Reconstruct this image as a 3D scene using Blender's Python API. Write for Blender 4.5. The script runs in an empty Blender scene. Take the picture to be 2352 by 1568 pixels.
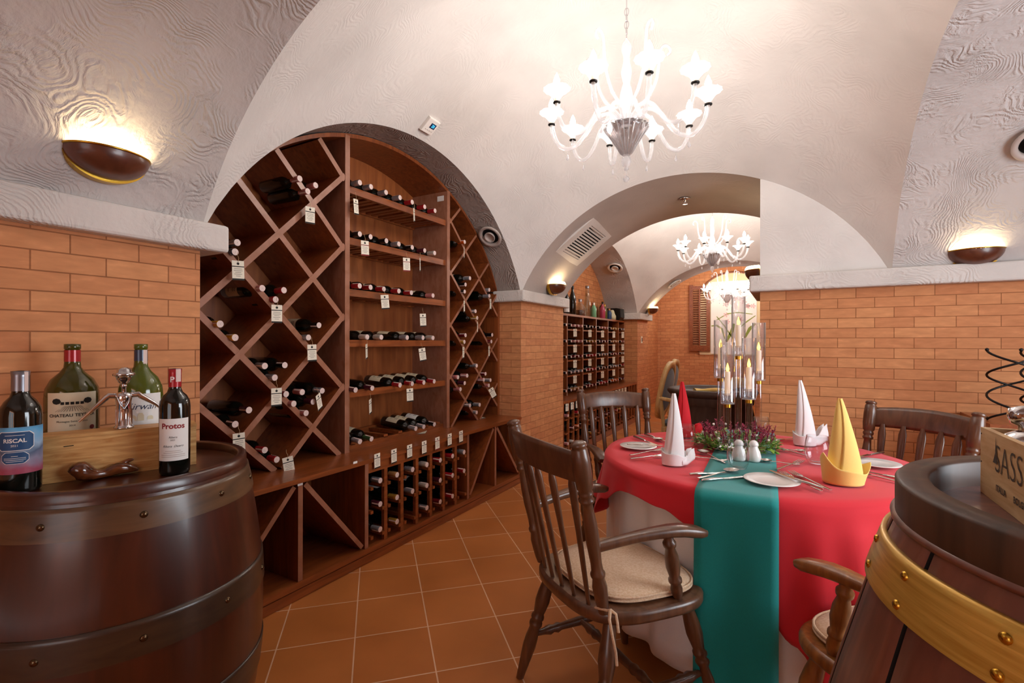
import bpy, bmesh, math, random
from mathutils import Vector, Matrix, Euler
R_ = math.radians
PI = math.pi
sc = bpy.context.scene
C = sc.collection
rng = random.Random(7)

# ---------------------------------------------------------------- camera, world, exposure
FPX = 1120.0
CAM = Vector((2.055, 0.0, 1.25))
YAW = math.atan2(632, FPX)
ROLL = R_(0.12)
cam_d = bpy.data.cameras.new('camera')
cam = bpy.data.objects.new('camera', cam_d)
C.objects.link(cam)
cam.location = CAM
cam.rotation_euler = (Matrix.Rotation(YAW, 4, 'Z') @ Matrix.Rotation(PI / 2, 4, 'X') @ Matrix.Rotation(ROLL, 4, 'Z')).to_euler()
cam_d.sensor_width = 36
cam_d.lens = 36 * FPX / 2352
cam_d.shift_y = (785 - 784) / 2352
cam_d.clip_start = 0.02
sc.camera = cam
sc.view_settings.view_transform = 'Standard'
sc.view_settings.look = 'None'
sc.view_settings.exposure = 1.22
sc.view_settings.gamma = 1.0
sc.view_settings.use_curve_mapping = False
w = bpy.data.worlds.new('world')
sc.world = w
w.use_nodes = True
WB = w.node_tree.nodes['Background']
WB.inputs[0].default_value = (0.86, 0.93, 1.0, 1)
WB.inputs[1].default_value = .95
BULB = 84.0      # emission of the chandelier bulbs
SCONCE = 6.0
def daylight(name, loc, rot, sx, sy, power):
    l = bpy.data.lights.new(name, 'AREA'); l.shape = 'RECTANGLE'; l.size = sx; l.size_y = sy; l.energy = power; l.color = (.86, .93, 1.0)
    o = bpy.data.objects.new(name, l); C.objects.link(o); o.location = loc; o.rotation_euler = rot
daylight('window_daylight', (4.19, 1.75, 1.45), (PI / 2, 0, PI / 2), 1.5, 1.4, 26)       # in the opening of the side window
daylight('window_daylight', (2.05, -2.49, 1.45), (PI / 2, 0, PI), 1.7, 1.4, 190)          # in the opening of the window behind the camera
sc.cycles.max_bounces = 9
sc.cycles.transparent_max_bounces = 16
sc.cycles.transmission_bounces = 7
sc.cycles.caustics_reflective = False
sc.cycles.caustics_refractive = False
sc.cycles.sample_clamp_indirect = 4.0

# ---------------------------------------------------------------- materials
def lin(h):
    h = h.lstrip('#')
    r = []
    for i in (0, 2, 4):
        c = int(h[i:i + 2], 16) / 255
        r.append(c / 12.92 if c <= .04045 else ((c + .055) / 1.055) ** 2.4)
    return (r[0], r[1], r[2], 1)

def new_mat(name):
    m = bpy.data.materials.new(name)
    m.use_nodes = True
    nt = m.node_tree
    return m, nt, nt.nodes['Principled BSDF'], nt.nodes['Material Output']

def pm(name, col, rough=.5, metal=0, spec=.5, coat=0, trans=0, ior=1.45, emit=None, es=0, sheen=0):
    m, nt, p, o = new_mat(name)
    p.inputs['Base Color'].default_value = lin(col) if isinstance(col, str) else col
    p.inputs['Roughness'].default_value = rough
    p.inputs['Metallic'].default_value = metal
    p.inputs['Specular IOR Level'].default_value = spec
    p.inputs['Coat Weight'].default_value = coat
    p.inputs['Coat Roughness'].default_value = .12
    p.inputs['Transmission Weight'].default_value = trans
    p.inputs['IOR'].default_value = ior
    p.inputs['Sheen Weight'].default_value = sheen
    if emit:
        p.inputs['Emission Color'].default_value = lin(emit)
        p.inputs['Emission Strength'].default_value = es
    return m

def nd(nt, t, **kw):
    n = nt.nodes.new(t)
    for k, v in kw.items():
        if k in n.inputs.keys() if hasattr(n.inputs, 'keys') else False:
            n.inputs[k].default_value = v
        else:
            setattr(n, k, v)
    return n

def ramp(nt, stops):
    r = nt.nodes.new('ShaderNodeValToRGB')
    e = r.color_ramp.elements
    e[0].position, e[0].color = stops[0][0], stops[0][1]
    e[1].position, e[1].color = stops[-1][0], stops[-1][1]
    for p_, c_ in stops[1:-1]:
        x = e.new(p_); x.color = c_
    return r

def coords(nt, scale=(1, 1, 1), kind='Object', rot=(0, 0, 0)):
    tc = nt.nodes.new('ShaderNodeTexCoord')
    mp = nt.nodes.new('ShaderNodeMapping')
    mp.inputs['Scale'].default_value = scale
    mp.inputs['Rotation'].default_value = rot
    nt.links.new(tc.outputs[kind], mp.inputs['Vector'])
    return mp.outputs['Vector']

def bump(nt, p, height, strength=.3, dist=.01):
    b = nt.nodes.new('ShaderNodeBump')
    b.inputs['Strength'].default_value = strength
    b.inputs['Distance'].default_value = dist
    nt.links.new(height, b.inputs['Height'])
    nt.links.new(b.outputs['Normal'], p.inputs['Normal'])
    return b

def wood(name, dark, light, rough=.35, scale=(14, 14, 1.6), coat=.3, kind='Object', bstr=.08, spec=.5):
    m, nt, p, o = new_mat(name)
    v = coords(nt, scale, kind)
    n = nd(nt, 'ShaderNodeTexNoise'); n.inputs['Scale'].default_value = 2.2; n.inputs['Detail'].default_value = 7
    n.inputs['Distortion'].default_value = .8
    nt.links.new(v, n.inputs['Vector'])
    r = ramp(nt, [(.28, lin(dark)), (.72, lin(light))])
    nt.links.new(n.outputs['Fac'], r.inputs['Fac'])
    nt.links.new(r.outputs['Color'], p.inputs['Base Color'])
    p.inputs['Roughness'].default_value = rough
    p.inputs['Coat Weight'].default_value = coat
    p.inputs['Coat Roughness'].default_value = .18
    p.inputs['Specular IOR Level'].default_value = spec
    bump(nt, p, n.outputs['Fac'], bstr, .004)
    return m

def plaster(name, col, strength, dist, scale, rough=.85, stroke=True):
    m, nt, p, o = new_mat(name)
    v = coords(nt, (1, 1, 1), 'Object')
    warp = nd(nt, 'ShaderNodeTexNoise'); warp.inputs['Scale'].default_value = 2.6; warp.inputs['Detail'].default_value = 2
    nt.links.new(v, warp.inputs['Vector'])
    sc3 = nd(nt, 'ShaderNodeVectorMath', operation='SCALE'); sc3.inputs['Scale'].default_value = 1.1
    nt.links.new(warp.outputs['Color'], sc3.inputs[0])
    ad3 = nd(nt, 'ShaderNodeVectorMath', operation='ADD')
    nt.links.new(v, ad3.inputs[0]); nt.links.new(sc3.outputs[0], ad3.inputs[1])
    wv_ = nd(nt, 'ShaderNodeTexWave'); wv_.wave_type = 'BANDS'; wv_.bands_direction = 'DIAGONAL'
    wv_.inputs['Scale'].default_value = scale; wv_.inputs['Distortion'].default_value = 4.5; wv_.inputs['Detail'].default_value = 3
    wv_.inputs['Detail Scale'].default_value = 2.2; wv_.inputs['Detail Roughness'].default_value = .6
    nt.links.new(ad3.outputs[0], wv_.inputs['Vector'])
    msk = nd(nt, 'ShaderNodeTexNoise'); msk.inputs['Scale'].default_value = 5.5; msk.inputs['Detail'].default_value = 4
    nt.links.new(v, msk.inputs['Vector'])
    mr_ = nd(nt, 'ShaderNodeMapRange'); mr_.inputs[1].default_value = .42; mr_.inputs[2].default_value = .62
    nt.links.new(msk.outputs['Fac'], mr_.inputs[0])
    n = nd(nt, 'ShaderNodeMath', operation='MULTIPLY')
    nt.links.new(wv_.outputs['Fac'], n.inputs[0]); nt.links.new(mr_.outputs[0], n.inputs[1])
    fine = nd(nt, 'ShaderNodeTexNoise'); fine.inputs['Scale'].default_value = 34; fine.inputs['Detail'].default_value = 5
    nt.links.new(v, fine.inputs['Vector'])
    ad = nd(nt, 'ShaderNodeMath', operation='MULTIPLY_ADD'); ad.inputs[1].default_value = .8
    nt.links.new(fine.outputs['Fac'], ad.inputs[0]); nt.links.new(n.outputs[0], ad.inputs[2])
    big = nd(nt, 'ShaderNodeTexNoise'); big.inputs['Scale'].default_value = 2.3; big.inputs['Detail'].default_value = 4
    nt.links.new(v, big.inputs['Vector'])
    c = lin(col); d = tuple(x * .86 for x in c[:3]) + (1,)
    r = ramp(nt, [(.3, d), (.6, c)])
    nt.links.new(big.outputs['Fac'], r.inputs['Fac'])
    nt.links.new(r.outputs['Color'], p.inputs['Base Color'])
    p.inputs['Roughness'].default_value = rough
    p.inputs['Specular IOR Level'].default_value = .25
    bump(nt, p, ad.outputs[0], strength, dist)
    return m

def brick(name, c1, c2, mortar, bw=.195, rh=.064, ms=.0022, off=.5):
    m, nt, p, o = new_mat(name)
    tc = nt.nodes.new('ShaderNodeTexCoord')
    b = nd(nt, 'ShaderNodeTexBrick')
    b.offset = off; b.squash = 1
    b.inputs['Scale'].default_value = 1; b.inputs['Brick Width'].default_value = bw
    b.inputs['Row Height'].default_value = rh; b.inputs['Mortar Size'].default_value = ms
    b.inputs['Mortar Smooth'].default_value = .25; b.inputs['Bias'].default_value = 0
    b.inputs['Color1'].default_value = lin(c1); b.inputs['Color2'].default_value = lin(c2)
    b.inputs['Mortar'].default_value = lin(mortar)
    nt.links.new(tc.outputs['UV'], b.inputs['Vector'])
    n = nd(nt, 'ShaderNodeTexNoise'); n.inputs['Scale'].default_value = 13; n.inputs['Detail'].default_value = 6
    mp = nt.nodes.new('ShaderNodeMapping'); mp.inputs['Scale'].default_value = (1, 3.2, 1)
    nt.links.new(tc.outputs['UV'], mp.inputs['Vector']); nt.links.new(mp.outputs['Vector'], n.inputs['Vector'])
    r = ramp(nt, [(.3, (.8, .77, .74, 1)), (.6, (1.0, 1.0, 1.0, 1)), (.74, (1.2, 1.26, 1.32, 1))])
    nt.links.new(n.outputs['Fac'], r.inputs['Fac'])
    mx = nd(nt, 'ShaderNodeMix', data_type='RGBA', blend_type='MULTIPLY'); mx.inputs[0].default_value = .75
    nt.links.new(b.outputs['Color'], mx.inputs[6]); nt.links.new(r.outputs['Color'], mx.inputs[7])
    nt.links.new(mx.outputs[2], p.inputs['Base Color'])
    p.inputs['Roughness'].default_value = .72
    p.inputs['Specular IOR Level'].default_value = .3
    h = nd(nt, 'ShaderNodeMath', operation='MULTIPLY_ADD'); h.inputs[1].default_value = -1.0
    s = nd(nt, 'ShaderNodeMath', operation='MULTIPLY'); s.inputs[1].default_value = .12
    nt.links.new(n.outputs['Fac'], s.inputs[0])
    nt.links.new(b.outputs['Fac'], h.inputs[0]); nt.links.new(s.outputs[0], h.inputs[2])
    bump(nt, p, h.outputs[0], .5, .006)
    return m

def tile_mat():
    m, nt, p, o = new_mat('terracotta_tile')
    tc = nt.nodes.new('ShaderNodeTexCoord')
    mp = nt.nodes.new('ShaderNodeMapping')
    mp.inputs['Rotation'].default_value = (0, 0, R_(-45))
    S = .305
    mp.inputs['Location'].default_value = (-1.3697 + S * 8, -1.0133 + S * 8, 0)
    nt.links.new(tc.outputs['Object'], mp.inputs['Vector'])
    b = nd(nt, 'ShaderNodeTexBrick'); b.offset = 0; b.squash = 1
    b.inputs['Scale'].default_value = 1; b.inputs['Brick Width'].default_value = S; b.inputs['Row Height'].default_value = S
    b.inputs['Mortar Size'].default_value = .003; b.inputs['Mortar Smooth'].default_value = .2
    b.inputs['Color1'].default_value = lin('#b46c34'); b.inputs['Color2'].default_value = lin('#c0773d')
    b.inputs['Mortar'].default_value = lin('#e0b898')
    nt.links.new(mp.outputs['Vector'], b.inputs['Vector'])
    n = nd(nt, 'ShaderNodeTexNoise'); n.inputs['Scale'].default_value = 3.2; n.inputs['Detail'].default_value = 8
    nt.links.new(tc.outputs['Object'], n.inputs['Vector'])
    r = ramp(nt, [(.3, (.82, .8, .78, 1)), (.7, (1.14, 1.14, 1.14, 1))])
    nt.links.new(n.outputs['Fac'], r.inputs['Fac'])
    mx = nd(nt, 'ShaderNodeMix', data_type='RGBA', blend_type='MULTIPLY'); mx.inputs[0].default_value = .8
    nt.links.new(b.outputs['Color'], mx.inputs[6]); nt.links.new(r.outputs['Color'], mx.inputs[7])
    nt.links.new(mx.outputs[2], p.inputs['Base Color'])
    rr = ramp(nt, [(.3, (.38, .38, .38, 1)), (.7, (.55, .55, .55, 1))])
    nt.links.new(n.outputs['Fac'], rr.inputs['Fac'])
    nt.links.new(rr.outputs['Color'], p.inputs['Roughness'])
    p.inputs['Specular IOR Level'].default_value = .35
    inv = nd(nt, 'ShaderNodeMath', operation='MULTIPLY_ADD'); inv.inputs[1].default_value = -1
    s = nd(nt, 'ShaderNodeMath', operation='MULTIPLY'); s.inputs[1].default_value = .25
    nt.links.new(n.outputs['Fac'], s.inputs[0])
    nt.links.new(b.outputs['Fac'], inv.inputs[0]); nt.links.new(s.outputs[0], inv.inputs[2])
    bump(nt, p, inv.outputs[0], .3, .004)
    return m

def fres(nt, ior):
    g = nd(nt, 'ShaderNodeNewGeometry'); m_ = nd(nt, 'ShaderNodeMix', data_type='FLOAT')
    m_.inputs[2].default_value = ior; m_.inputs[3].default_value = 1 / ior
    nt.links.new(g.outputs['Backfacing'], m_.inputs[0])
    f = nd(nt, 'ShaderNodeFresnel'); nt.links.new(m_.outputs[0], f.inputs[0])
    return f

def thin_glass(name, tint=(1, 1, 1, 1), gloss=.9, ior=1.45):
    """glass whose wall is thin: light passes straight, the surface reflects by Fresnel"""
    m, nt, p, o = new_mat(name)
    nt.nodes.remove(p)
    t = nd(nt, 'ShaderNodeBsdfTransparent'); t.inputs[0].default_value = tint
    g = nd(nt, 'ShaderNodeBsdfGlossy'); g.inputs['Roughness'].default_value = .03
    f = fres(nt, ior)
    mu = nd(nt, 'ShaderNodeMath', operation='MULTIPLY'); mu.inputs[1].default_value = gloss
    mu.use_clamp = True
    nt.links.new(f.outputs[0], mu.inputs[0])
    mx = nd(nt, 'ShaderNodeMixShader')
    nt.links.new(mu.outputs[0], mx.inputs[0]); nt.links.new(t.outputs[0], mx.inputs[1]); nt.links.new(g.outputs[0], mx.inputs[2])
    nt.links.new(mx.outputs[0], o.inputs[0])
    return m

def crystal(name):
    """frosted-clear crystal: part clear, part pale translucent body, glossy skin"""
    m, nt, p, o = new_mat(name)
    nt.nodes.remove(p)
    t = nd(nt, 'ShaderNodeBsdfTransparent'); t.inputs[0].default_value = (.95, .95, .97, 1)
    d = nd(nt, 'ShaderNodeBsdfTranslucent'); d.inputs[0].default_value = (.97, .97, .97, 1)
    df = nd(nt, 'ShaderNodeBsdfDiffuse'); df.inputs[0].default_value = (.97, .97, .97, 1)
    m0 = nd(nt, 'ShaderNodeMixShader'); m0.inputs[0].default_value = .5
    nt.links.new(d.outputs[0], m0.inputs[1]); nt.links.new(df.outputs[0], m0.inputs[2])
    m1 = nd(nt, 'ShaderNodeMixShader'); m1.inputs[0].default_value = .26
    nt.links.new(t.outputs[0], m1.inputs[1]); nt.links.new(m0.outputs[0], m1.inputs[2])
    g = nd(nt, 'ShaderNodeBsdfGlossy'); g.inputs['Roughness'].default_value = .06
    f = fres(nt, 1.5)
    m2 = nd(nt, 'ShaderNodeMixShader')
    nt.links.new(f.outputs[0], m2.inputs[0]); nt.links.new(m1.outputs[0], m2.inputs[1]); nt.links.new(g.outputs[0], m2.inputs[2])
    nt.links.new(m2.outputs[0], o.inputs[0])
    return m

def fabric(name, col, rough=.9, scale=420, bstr=.12, sheen=.2, dark=None):
    m, nt, p, o = new_mat(name)
    v = coords(nt, (1, 1, 1), 'Object')
    n = nd(nt, 'ShaderNodeTexNoise'); n.inputs['Scale'].default_value = scale; n.inputs['Detail'].default_value = 2
    nt.links.new(v, n.inputs['Vector'])
    c = lin(col); d = lin(dark) if dark else tuple(x * .96 for x in c[:3]) + (1,)
    r = ramp(nt, [(.35, d), (.65, c)])
    nt.links.new(n.outputs['Fac'], r.inputs['Fac'])
    nt.links.new(r.outputs['Color'], p.inputs['Base Color'])
    p.inputs['Roughness'].default_value = rough
    p.inputs['Sheen Weight'].default_value = sheen
    p.inputs['Specular IOR Level'].default_value = .25
    bump(nt, p, n.outputs['Fac'], bstr, .002)
    return m

M = {}
M['plaster'] = plaster('smooth_white_plaster', '#e0dad5', .22, .006, 11)
M['plaster_rough'] = plaster('trowelled_white_plaster', '#cbc4c0', .55, .01, 14)
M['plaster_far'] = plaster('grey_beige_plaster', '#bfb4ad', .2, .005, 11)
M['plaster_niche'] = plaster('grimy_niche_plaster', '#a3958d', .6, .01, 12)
M['ledge'] = plaster('ledge_plaster', '#d8d1cb', .5, .008, 12)
M['brick'] = brick('terracotta_brick', '#d49463', '#c48054', '#99603a', ms=.0024)
M['tile'] = tile_mat()
M['rack'] = wood('mahogany_rack', '#6b3318', '#965026', .34, (16, 16, 1.4), .25)
M['rack_h'] = wood('mahogany_board', '#6f3719', '#9c5429', .32, (16, 1.4, 16), .3)
M['rack_back'] = wood('mahogany_veneer', '#7c3f1d', '#aa6232', .4, (8, 8, .9), .15)
M['rack_edge'] = wood('mahogany_edge_sheen', '#8a563a', '#a3705a', .38, (16, 6, 6), .3)  # paler, pinkish: the gloss reflection on board edges is put into the colour
M['chair'] = wood('dark_walnut', '#4a2b1a', '#6e472e', .36, (18, 18, 2.5), .45)
M['chair_warm'] = wood('worn_oak_walnut', '#74451f', '#ad6f36', .36, (18, 18, 2.5), .4)
M['barrel'] = wood('stained_barrel', '#341509', '#4a2010', .32, (9, 9, 1.0), .5)
M['barrel_red'] = wood('red_brown_stave', '#5d2f20', '#7f4a35', .5, (12, 12, 1.0), .3)
M['barrel_rim'] = wood('dark_rim', '#33200f', '#5a3a26', .5, (9, 9, 1.2), .05, 'Object', .08, .3)
M['hoop_dark'] = wood('dark_hoop', '#2c1b11', '#42301f', .36, (3, 3, 14), .35)
M['hoop'] = wood('painted_hoop', '#46301d', '#67492d', .36, (3, 3, 14), .35)
M['gold'] = wood('brushed_gold', '#b98a30', '#e6bd5c', .36, (3, 3, 60), .1); M['gold'].node_tree.nodes['Principled BSDF'].inputs['Metallic'].default_value = .5
M['pine'] = wood('pine_board', '#b5783a', '#e3b676', .5, (5, 42, 42), .05)
M['pine_pale'] = wood('pale_crate_board', '#c69a66', '#e2c091', .6, (5, 40, 40), 0)
M['gap'] = pm('stave_gap', '#0b0706', .9)
M['tag'] = pm('tag_card', '#ebe3d0', .75)
M['ink'] = pm('black_ink', '#17140f', .7)
M['redink'] = pm('dark_red_ink', '#7d1a1e', .7)
M['string'] = pm('tan_string', '#b69a74', .9)
M['stamp'] = pm('pink_tax_stamp', '#dcc5bd', .5)
M['black_glass'] = pm('dark_wine_glass', '#0b0e0a', .08, spec=.6, coat=.4)
M['green_glass'] = pm('olive_glass', '#4b4a14', .08, spec=.6, coat=.5, trans=.35)
M['lime_glass'] = pm('green_bottle_glass', '#5f6a20', .08, spec=.6, coat=.5, trans=.35)
M['label_cream'] = pm('cream_label', '#e2d6b8', .6)
M['label_white'] = pm('white_label', '#eceae6', .6)
M['pewter'] = pm('pewter_foil', '#8f8f96', .3, metal=.8)
M['chrome'] = pm('chrome', '#d9d9dc', .1, metal=1)
M['steel'] = pm('cutlery_steel', '#d6d2cc', .2, metal=1)
M['brass'] = pm('brass', '#c79a3a', .25, metal=1)
M['iron'] = pm('black_iron', '#120f0e', .4, metal=.3)
M['rivet'] = pm('rivet_metal', '#5d4a35', .25, metal=.9)
M['red_cloth'] = fabric('red_cloth', '#e02c38', .8, 500, .02, .15)
M['white_cloth'] = fabric('white_cloth', '#f4f0ee', .85, 500, .02)
M['green_cloth'] = fabric('teal_green_cloth', '#12908c', .75, 600, .03, .2, '#108481')
M['yellow_cloth'] = fabric('yellow_cloth', '#fdd87c', .85, 500, .02)
M['cushion'] = fabric('beige_dot_fabric', '#e2c6a8', .9, 160, .25, .2, '#d4b08c')
M['china'] = pm('white_china', '#f2eeea', .18, coat=.3)
M['glass'] = thin_glass('clear_glass', (.97, .98, .985, 1), 1.4)
M['acrylic'] = thin_glass('clear_acrylic', (.98, .98, .995, 1), 2.8, 1.5)
M['crystal'] = crystal('chandelier_crystal')
M['crystal_dark'] = thin_glass('ribbed_bowl_glass', (.62, .58, .58, 1), 2.2)
M['bulb'] = pm('bulb', '#fff6e8', .5, emit='#fff7ee', es=BULB)
M['bulb_far'] = pm('bulb_far', '#fff6e8', .5, emit='#fff7ee', es=BULB * 1.5)
M['sconce_light'] = pm('sconce_light', '#fff0d0', .5, emit='#ffe2b0', es=SCONCE)
M['flame'] = pm('candle_flame', '#ffc860', .5, emit='#ffab2e', es=9.0)
M['wax'] = pm('candle_wax', '#f3e6d8', .5, spec=.3, emit='#ffd2a0', es=.22)
M['sconce'] = wood('sconce_bowl', '#4b2416', '#6b3a25', .35, (6, 6, 6), .4)
M['grey_metal'] = pm('grey_vent', '#b9aba3', .4)
M['dark'] = pm('void_shade', '#090808', .9)  # near-black sheets paint the shade inside the vents and grille
M['white_plastic'] = pm('white_plastic', '#ece6df', .4)
M['leaf'] = pm('leaf_green', '#8fb648', .5)
M['leaf_dark'] = pm('leaf_dark_green', '#5d8b3c', .5)
M['petal'] = pm('burgundy_petal', '#b03a58', .6)
M['petal_dark'] = pm('dark_burgundy', '#84243f', .6)
M['bead'] = pm('white_bead', '#efe6da', .5)
M['armchair'] = wood('cream_frame', '#c9a264', '#e6c890', .45, (14, 14, 3), .2)
M['blue_fabric'] = fabric('grey_blue_fabric', '#6f7d8c', .9, 300, .1)
M['barrel_table'] = wood('dark_brown_tub', '#3a2820', '#4c372d', .6, (10, 10, 1), 0, 'Object', .08, .25)
CAPS = {}
for n_, c_ in dict(red='#a8222b', dark_red='#6d1720', purple='#54202f', pink='#c07a78', silver='#a3a4ac', black='#191718', white='#e9e4da', gold='#c9963c',
                   yellow='#e0b01e', orange='#c8561f', green='#3f5a34', blue='#39465c', tan='#b98654').items():
    CAPS[n_] = pm(n_ + '_foil', c_, .26, coat=.4, metal=.5 if n_ in ('silver', 'gold', 'white') else .15)

# ---------------------------------------------------------------- mesh helpers
class MB:
    def __init__(s):
        s.v = []; s.f = []; s.mi = []; s.sm = []; s.uv = {}
    def add(s, verts, faces, mi=0, smooth=True, mtx=None):
        o = len(s.v)
        for p in verts:
            p = Vector(p)
            s.v.append(tuple(mtx @ p) if mtx else tuple(p))
        for f in faces:
            s.f.append(tuple(i + o for i in f)); s.mi.append(mi); s.sm.append(smooth)
        return o
    def box(s, a, b, mi=0, mtx=None):
        x0, y0, z0 = a; x1, y1, z1 = b
        v = [(x0, y0, z0), (x1, y0, z0), (x1, y1, z0), (x0, y1, z0), (x0, y0, z1), (x1, y0, z1), (x1, y1, z1), (x0, y1, z1)]
        f = [(3, 2, 1, 0), (4, 5, 6, 7), (0, 1, 5, 4), (1, 2, 6, 5), (2, 3, 7, 6), (3, 0, 4, 7)]
        s.add(v, f, mi, False, mtx); return s
    def lathe(s, prof, seg=24, mtx=None, mi=0, cap0=True, cap1=True, smooth=True, sx=1, sy=1):
        v = []; f = []
        n = len(prof)
        for r, z in prof:
            for k in range(seg):
                a = 2 * PI * k / seg
                v.append((r * math.cos(a) * sx, r * math.sin(a) * sy, z))
        for i in range(n - 1):
            for k in range(seg):
                k2 = (k + 1) % seg
                f.append((i * seg + k, i * seg + k2, (i + 1) * seg + k2, (i + 1) * seg + k))
        s.add(v, f, mi, smooth, mtx)
        if cap0: s.add([v[k] for k in range(seg)], [tuple(reversed(range(seg)))], mi, False, mtx)
        if cap1: s.add([v[(n - 1) * seg + k] for k in range(seg)], [tuple(range(seg))], mi, False, mtx)
        return s
    def between(s, p0, p1, prof, seg=12, mi=0, sx=1, sy=1, side=None, smooth=True):
        """turned piece along p0 -> p1; prof = [(t, r)]"""
        p0 = Vector(p0); p1 = Vector(p1); d = p1 - p0; L = d.length
        z = d.normalized()
        x = Vector(side) if side else (Vector((0, 0, 1)) if abs(z.z) < .9 else Vector((1, 0, 0)))
        x = (x - z * x.dot(z)).normalized(); y = z.cross(x)
        m = Matrix(((x.x, y.x, z.x, p0.x), (x.y, y.y, z.y, p0.y), (x.z, y.z, z.z, p0.z), (0, 0, 0, 1)))
        s.lathe([(r, t * L) for t, r in prof], seg, m, mi, True, True, smooth, sx, sy); return s
    def tube(s, pts, rad, seg=8, mi=0, closed=False, caps=True):
        pts = [Vector(p) for p in pts]; n = len(pts)
        rads = rad if isinstance(rad, (list, tuple)) else [rad] * n
        v = []; f = []
        up = None
        for i, p in enumerate(pts):
            a = pts[(i - 1) % n] if (closed or i > 0) else p
            b = pts[(i + 1) % n] if (closed or i < n - 1) else p
            t = (b - a).normalized() if (b - a).length > 1e-9 else Vector((0, 0, 1))
            if up is None:
                up = Vector((0, 0, 1)) if abs(t.z) < .9 else Vector((1, 0, 0))
            x = (up - t * up.dot(t))
            x = x.normalized() if x.length > 1e-6 else t.orthogonal().normalized()
            up = x; y = t.cross(x)
            for k in range(seg):
                q = 2 * PI * k / seg
                v.append(p + (x * math.cos(q) + y * math.sin(q)) * rads[i])
        m = n if closed else n - 1
        for i in range(m):
            for k in range(seg):
                k2 = (k + 1) % seg; j = (i + 1) % n
                f.append((i * seg + k, i * seg + k2, j * seg + k2, j * seg + k))
        s.add(v, f, mi, True)
        if caps and not closed:
            s.add(v[:seg], [tuple(reversed(range(seg)))], mi, False)
            s.add(v[-seg:], [tuple(range(seg))], mi, False)
        return s
    def sweep(s, pts, secs, ups=None, mi=0, smooth=False):
        """rectangular section swept along pts; secs = [(width, height)], width sideways, height along z"""
        pts = [Vector(p) for p in pts]; n = len(pts); v = []; f = []
        for i, p in enumerate(pts):
            t = (pts[min(i + 1, n - 1)] - pts[max(i - 1, 0)]).normalized()
            u = Vector((0, 0, 1)); x = t.cross(u)
            x = x.normalized() if x.length > 1e-6 else Vector((1, 0, 0))
            u = x.cross(t).normalized()
            w_, h_ = secs[i][0] / 2, secs[i][1] / 2
            c_ = min(w_, h_) * .45
            for a, b in ((-w_ + c_, -h_), (w_ - c_, -h_), (w_, -h_ + c_), (w_, h_ - c_), (w_ - c_, h_), (-w_ + c_, h_), (-w_, h_ - c_), (-w_, -h_ + c_)):
                v.append(p + x * a + u * b)
        for i in range(n - 1):
            for k in range(8):
                k2 = (k + 1) % 8
                f.append((i * 8 + k, i * 8 + k2, (i + 1) * 8 + k2, (i + 1) * 8 + k))
        s.add(v, f, mi, smooth)
        s.add(v[:8], [tuple(reversed(range(8)))], mi, False); s.add(v[-8:], [tuple(range(8))], mi, False)
        return s
    def prism(s, poly, z0, z1, mtx=None, mi=0, inset=0, smooth=False):
        """polygon extruded in z; inset bevels top and bottom rims"""
        n = len(poly)
        cx = sum(p[0] for p in poly) / n; cy = sum(p[1] for p in poly) / n
        def ring(z, k): return [(cx + (p[0] - cx) * k, cy + (p[1] - cy) * k, z) for p in poly]
        if inset:
            ext = max(max(abs(p[0] - cx), abs(p[1] - cy)) for p in poly); k = 1 - inset / ext; k2 = 1 - inset * .3 / ext
            rings = [ring(z0, k), ring(z0 + inset * .3, k2), ring(z0 + inset, 1), ring(z1 - inset, 1), ring(z1 - inset * .3, k2), ring(z1, k)]
        else:
            rings = [ring(z0, 1), ring(z1, 1)]
        v = [p for r in rings for p in r]; f = []
        for i in range(len(rings) - 1):
            for k in range(n):
                k2 = (k + 1) % n
                f.append((i * n + k, i * n + k2, (i + 1) * n + k2, (i + 1) * n + k))
        s.add(v, f, mi, smooth, mtx)
        s.add(rings[0], [tuple(reversed(range(n)))], mi, False, mtx); s.add(rings[-1], [tuple(range(n))], mi, False, mtx)
        return s
    def grid(s, fn, nu, nv, mi=0, smooth=True, closed_u=False, uvfn=None, flip=False):
        v = []; f = []
        for j in range(nv + 1):
            for i in range(nu if closed_u else nu + 1):
                v.append(fn(i / nu, j / nv))
        wd = nu if closed_u else nu + 1
        for j in range(nv):
            for i in range(nu):
                i2 = (i + 1) % wd
                q = (j * wd + i, j * wd + i2, (j + 1) * wd + i2, (j + 1) * wd + i)
                f.append(tuple(reversed(q)) if flip else q)
        o = s.add(v, f, mi, smooth)
        if uvfn:
            for j in range(nv + 1):
                for i in range(wd):
                    s.uv[o + j * wd + i] = uvfn(i / nu, j / nv)
        return s
    def mesh(s, name, mats):
        me = bpy.data.meshes.new(name)
        me.from_pydata([tuple(p) for p in s.v], [], s.f)
        for m_ in (mats if isinstance(mats, (list, tuple)) else [mats]):
            me.materials.append(m_)
        me.polygons.foreach_set('material_index', s.mi)
        me.polygons.foreach_set('use_smooth', s.sm)
        if s.uv:
            uvl = me.uv_layers.new(name='uv')
            for l in me.loops:
                uvl.data[l.index].uv = s.uv.get(l.vertex_index, (0, 0))
        me.update()
        return me
    def build(s, name, mats, parent=None, loc=None, rot=None):
        return link(name, s.mesh(name, mats), parent, loc, rot)

def link(name, me, parent=None, loc=None, rot=None):
    o = bpy.data.objects.new(name, me)
    C.objects.link(o)
    if parent: o.parent = parent
    if loc is not None: o.location = loc
    if rot is not None: o.rotation_euler = rot
    return o

def tag(o, label, cat, group=None, kind=None):
    o['label'] = label; o['category'] = cat
    if group: o['group'] = group
    if kind: o['kind'] = kind
    return o

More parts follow.
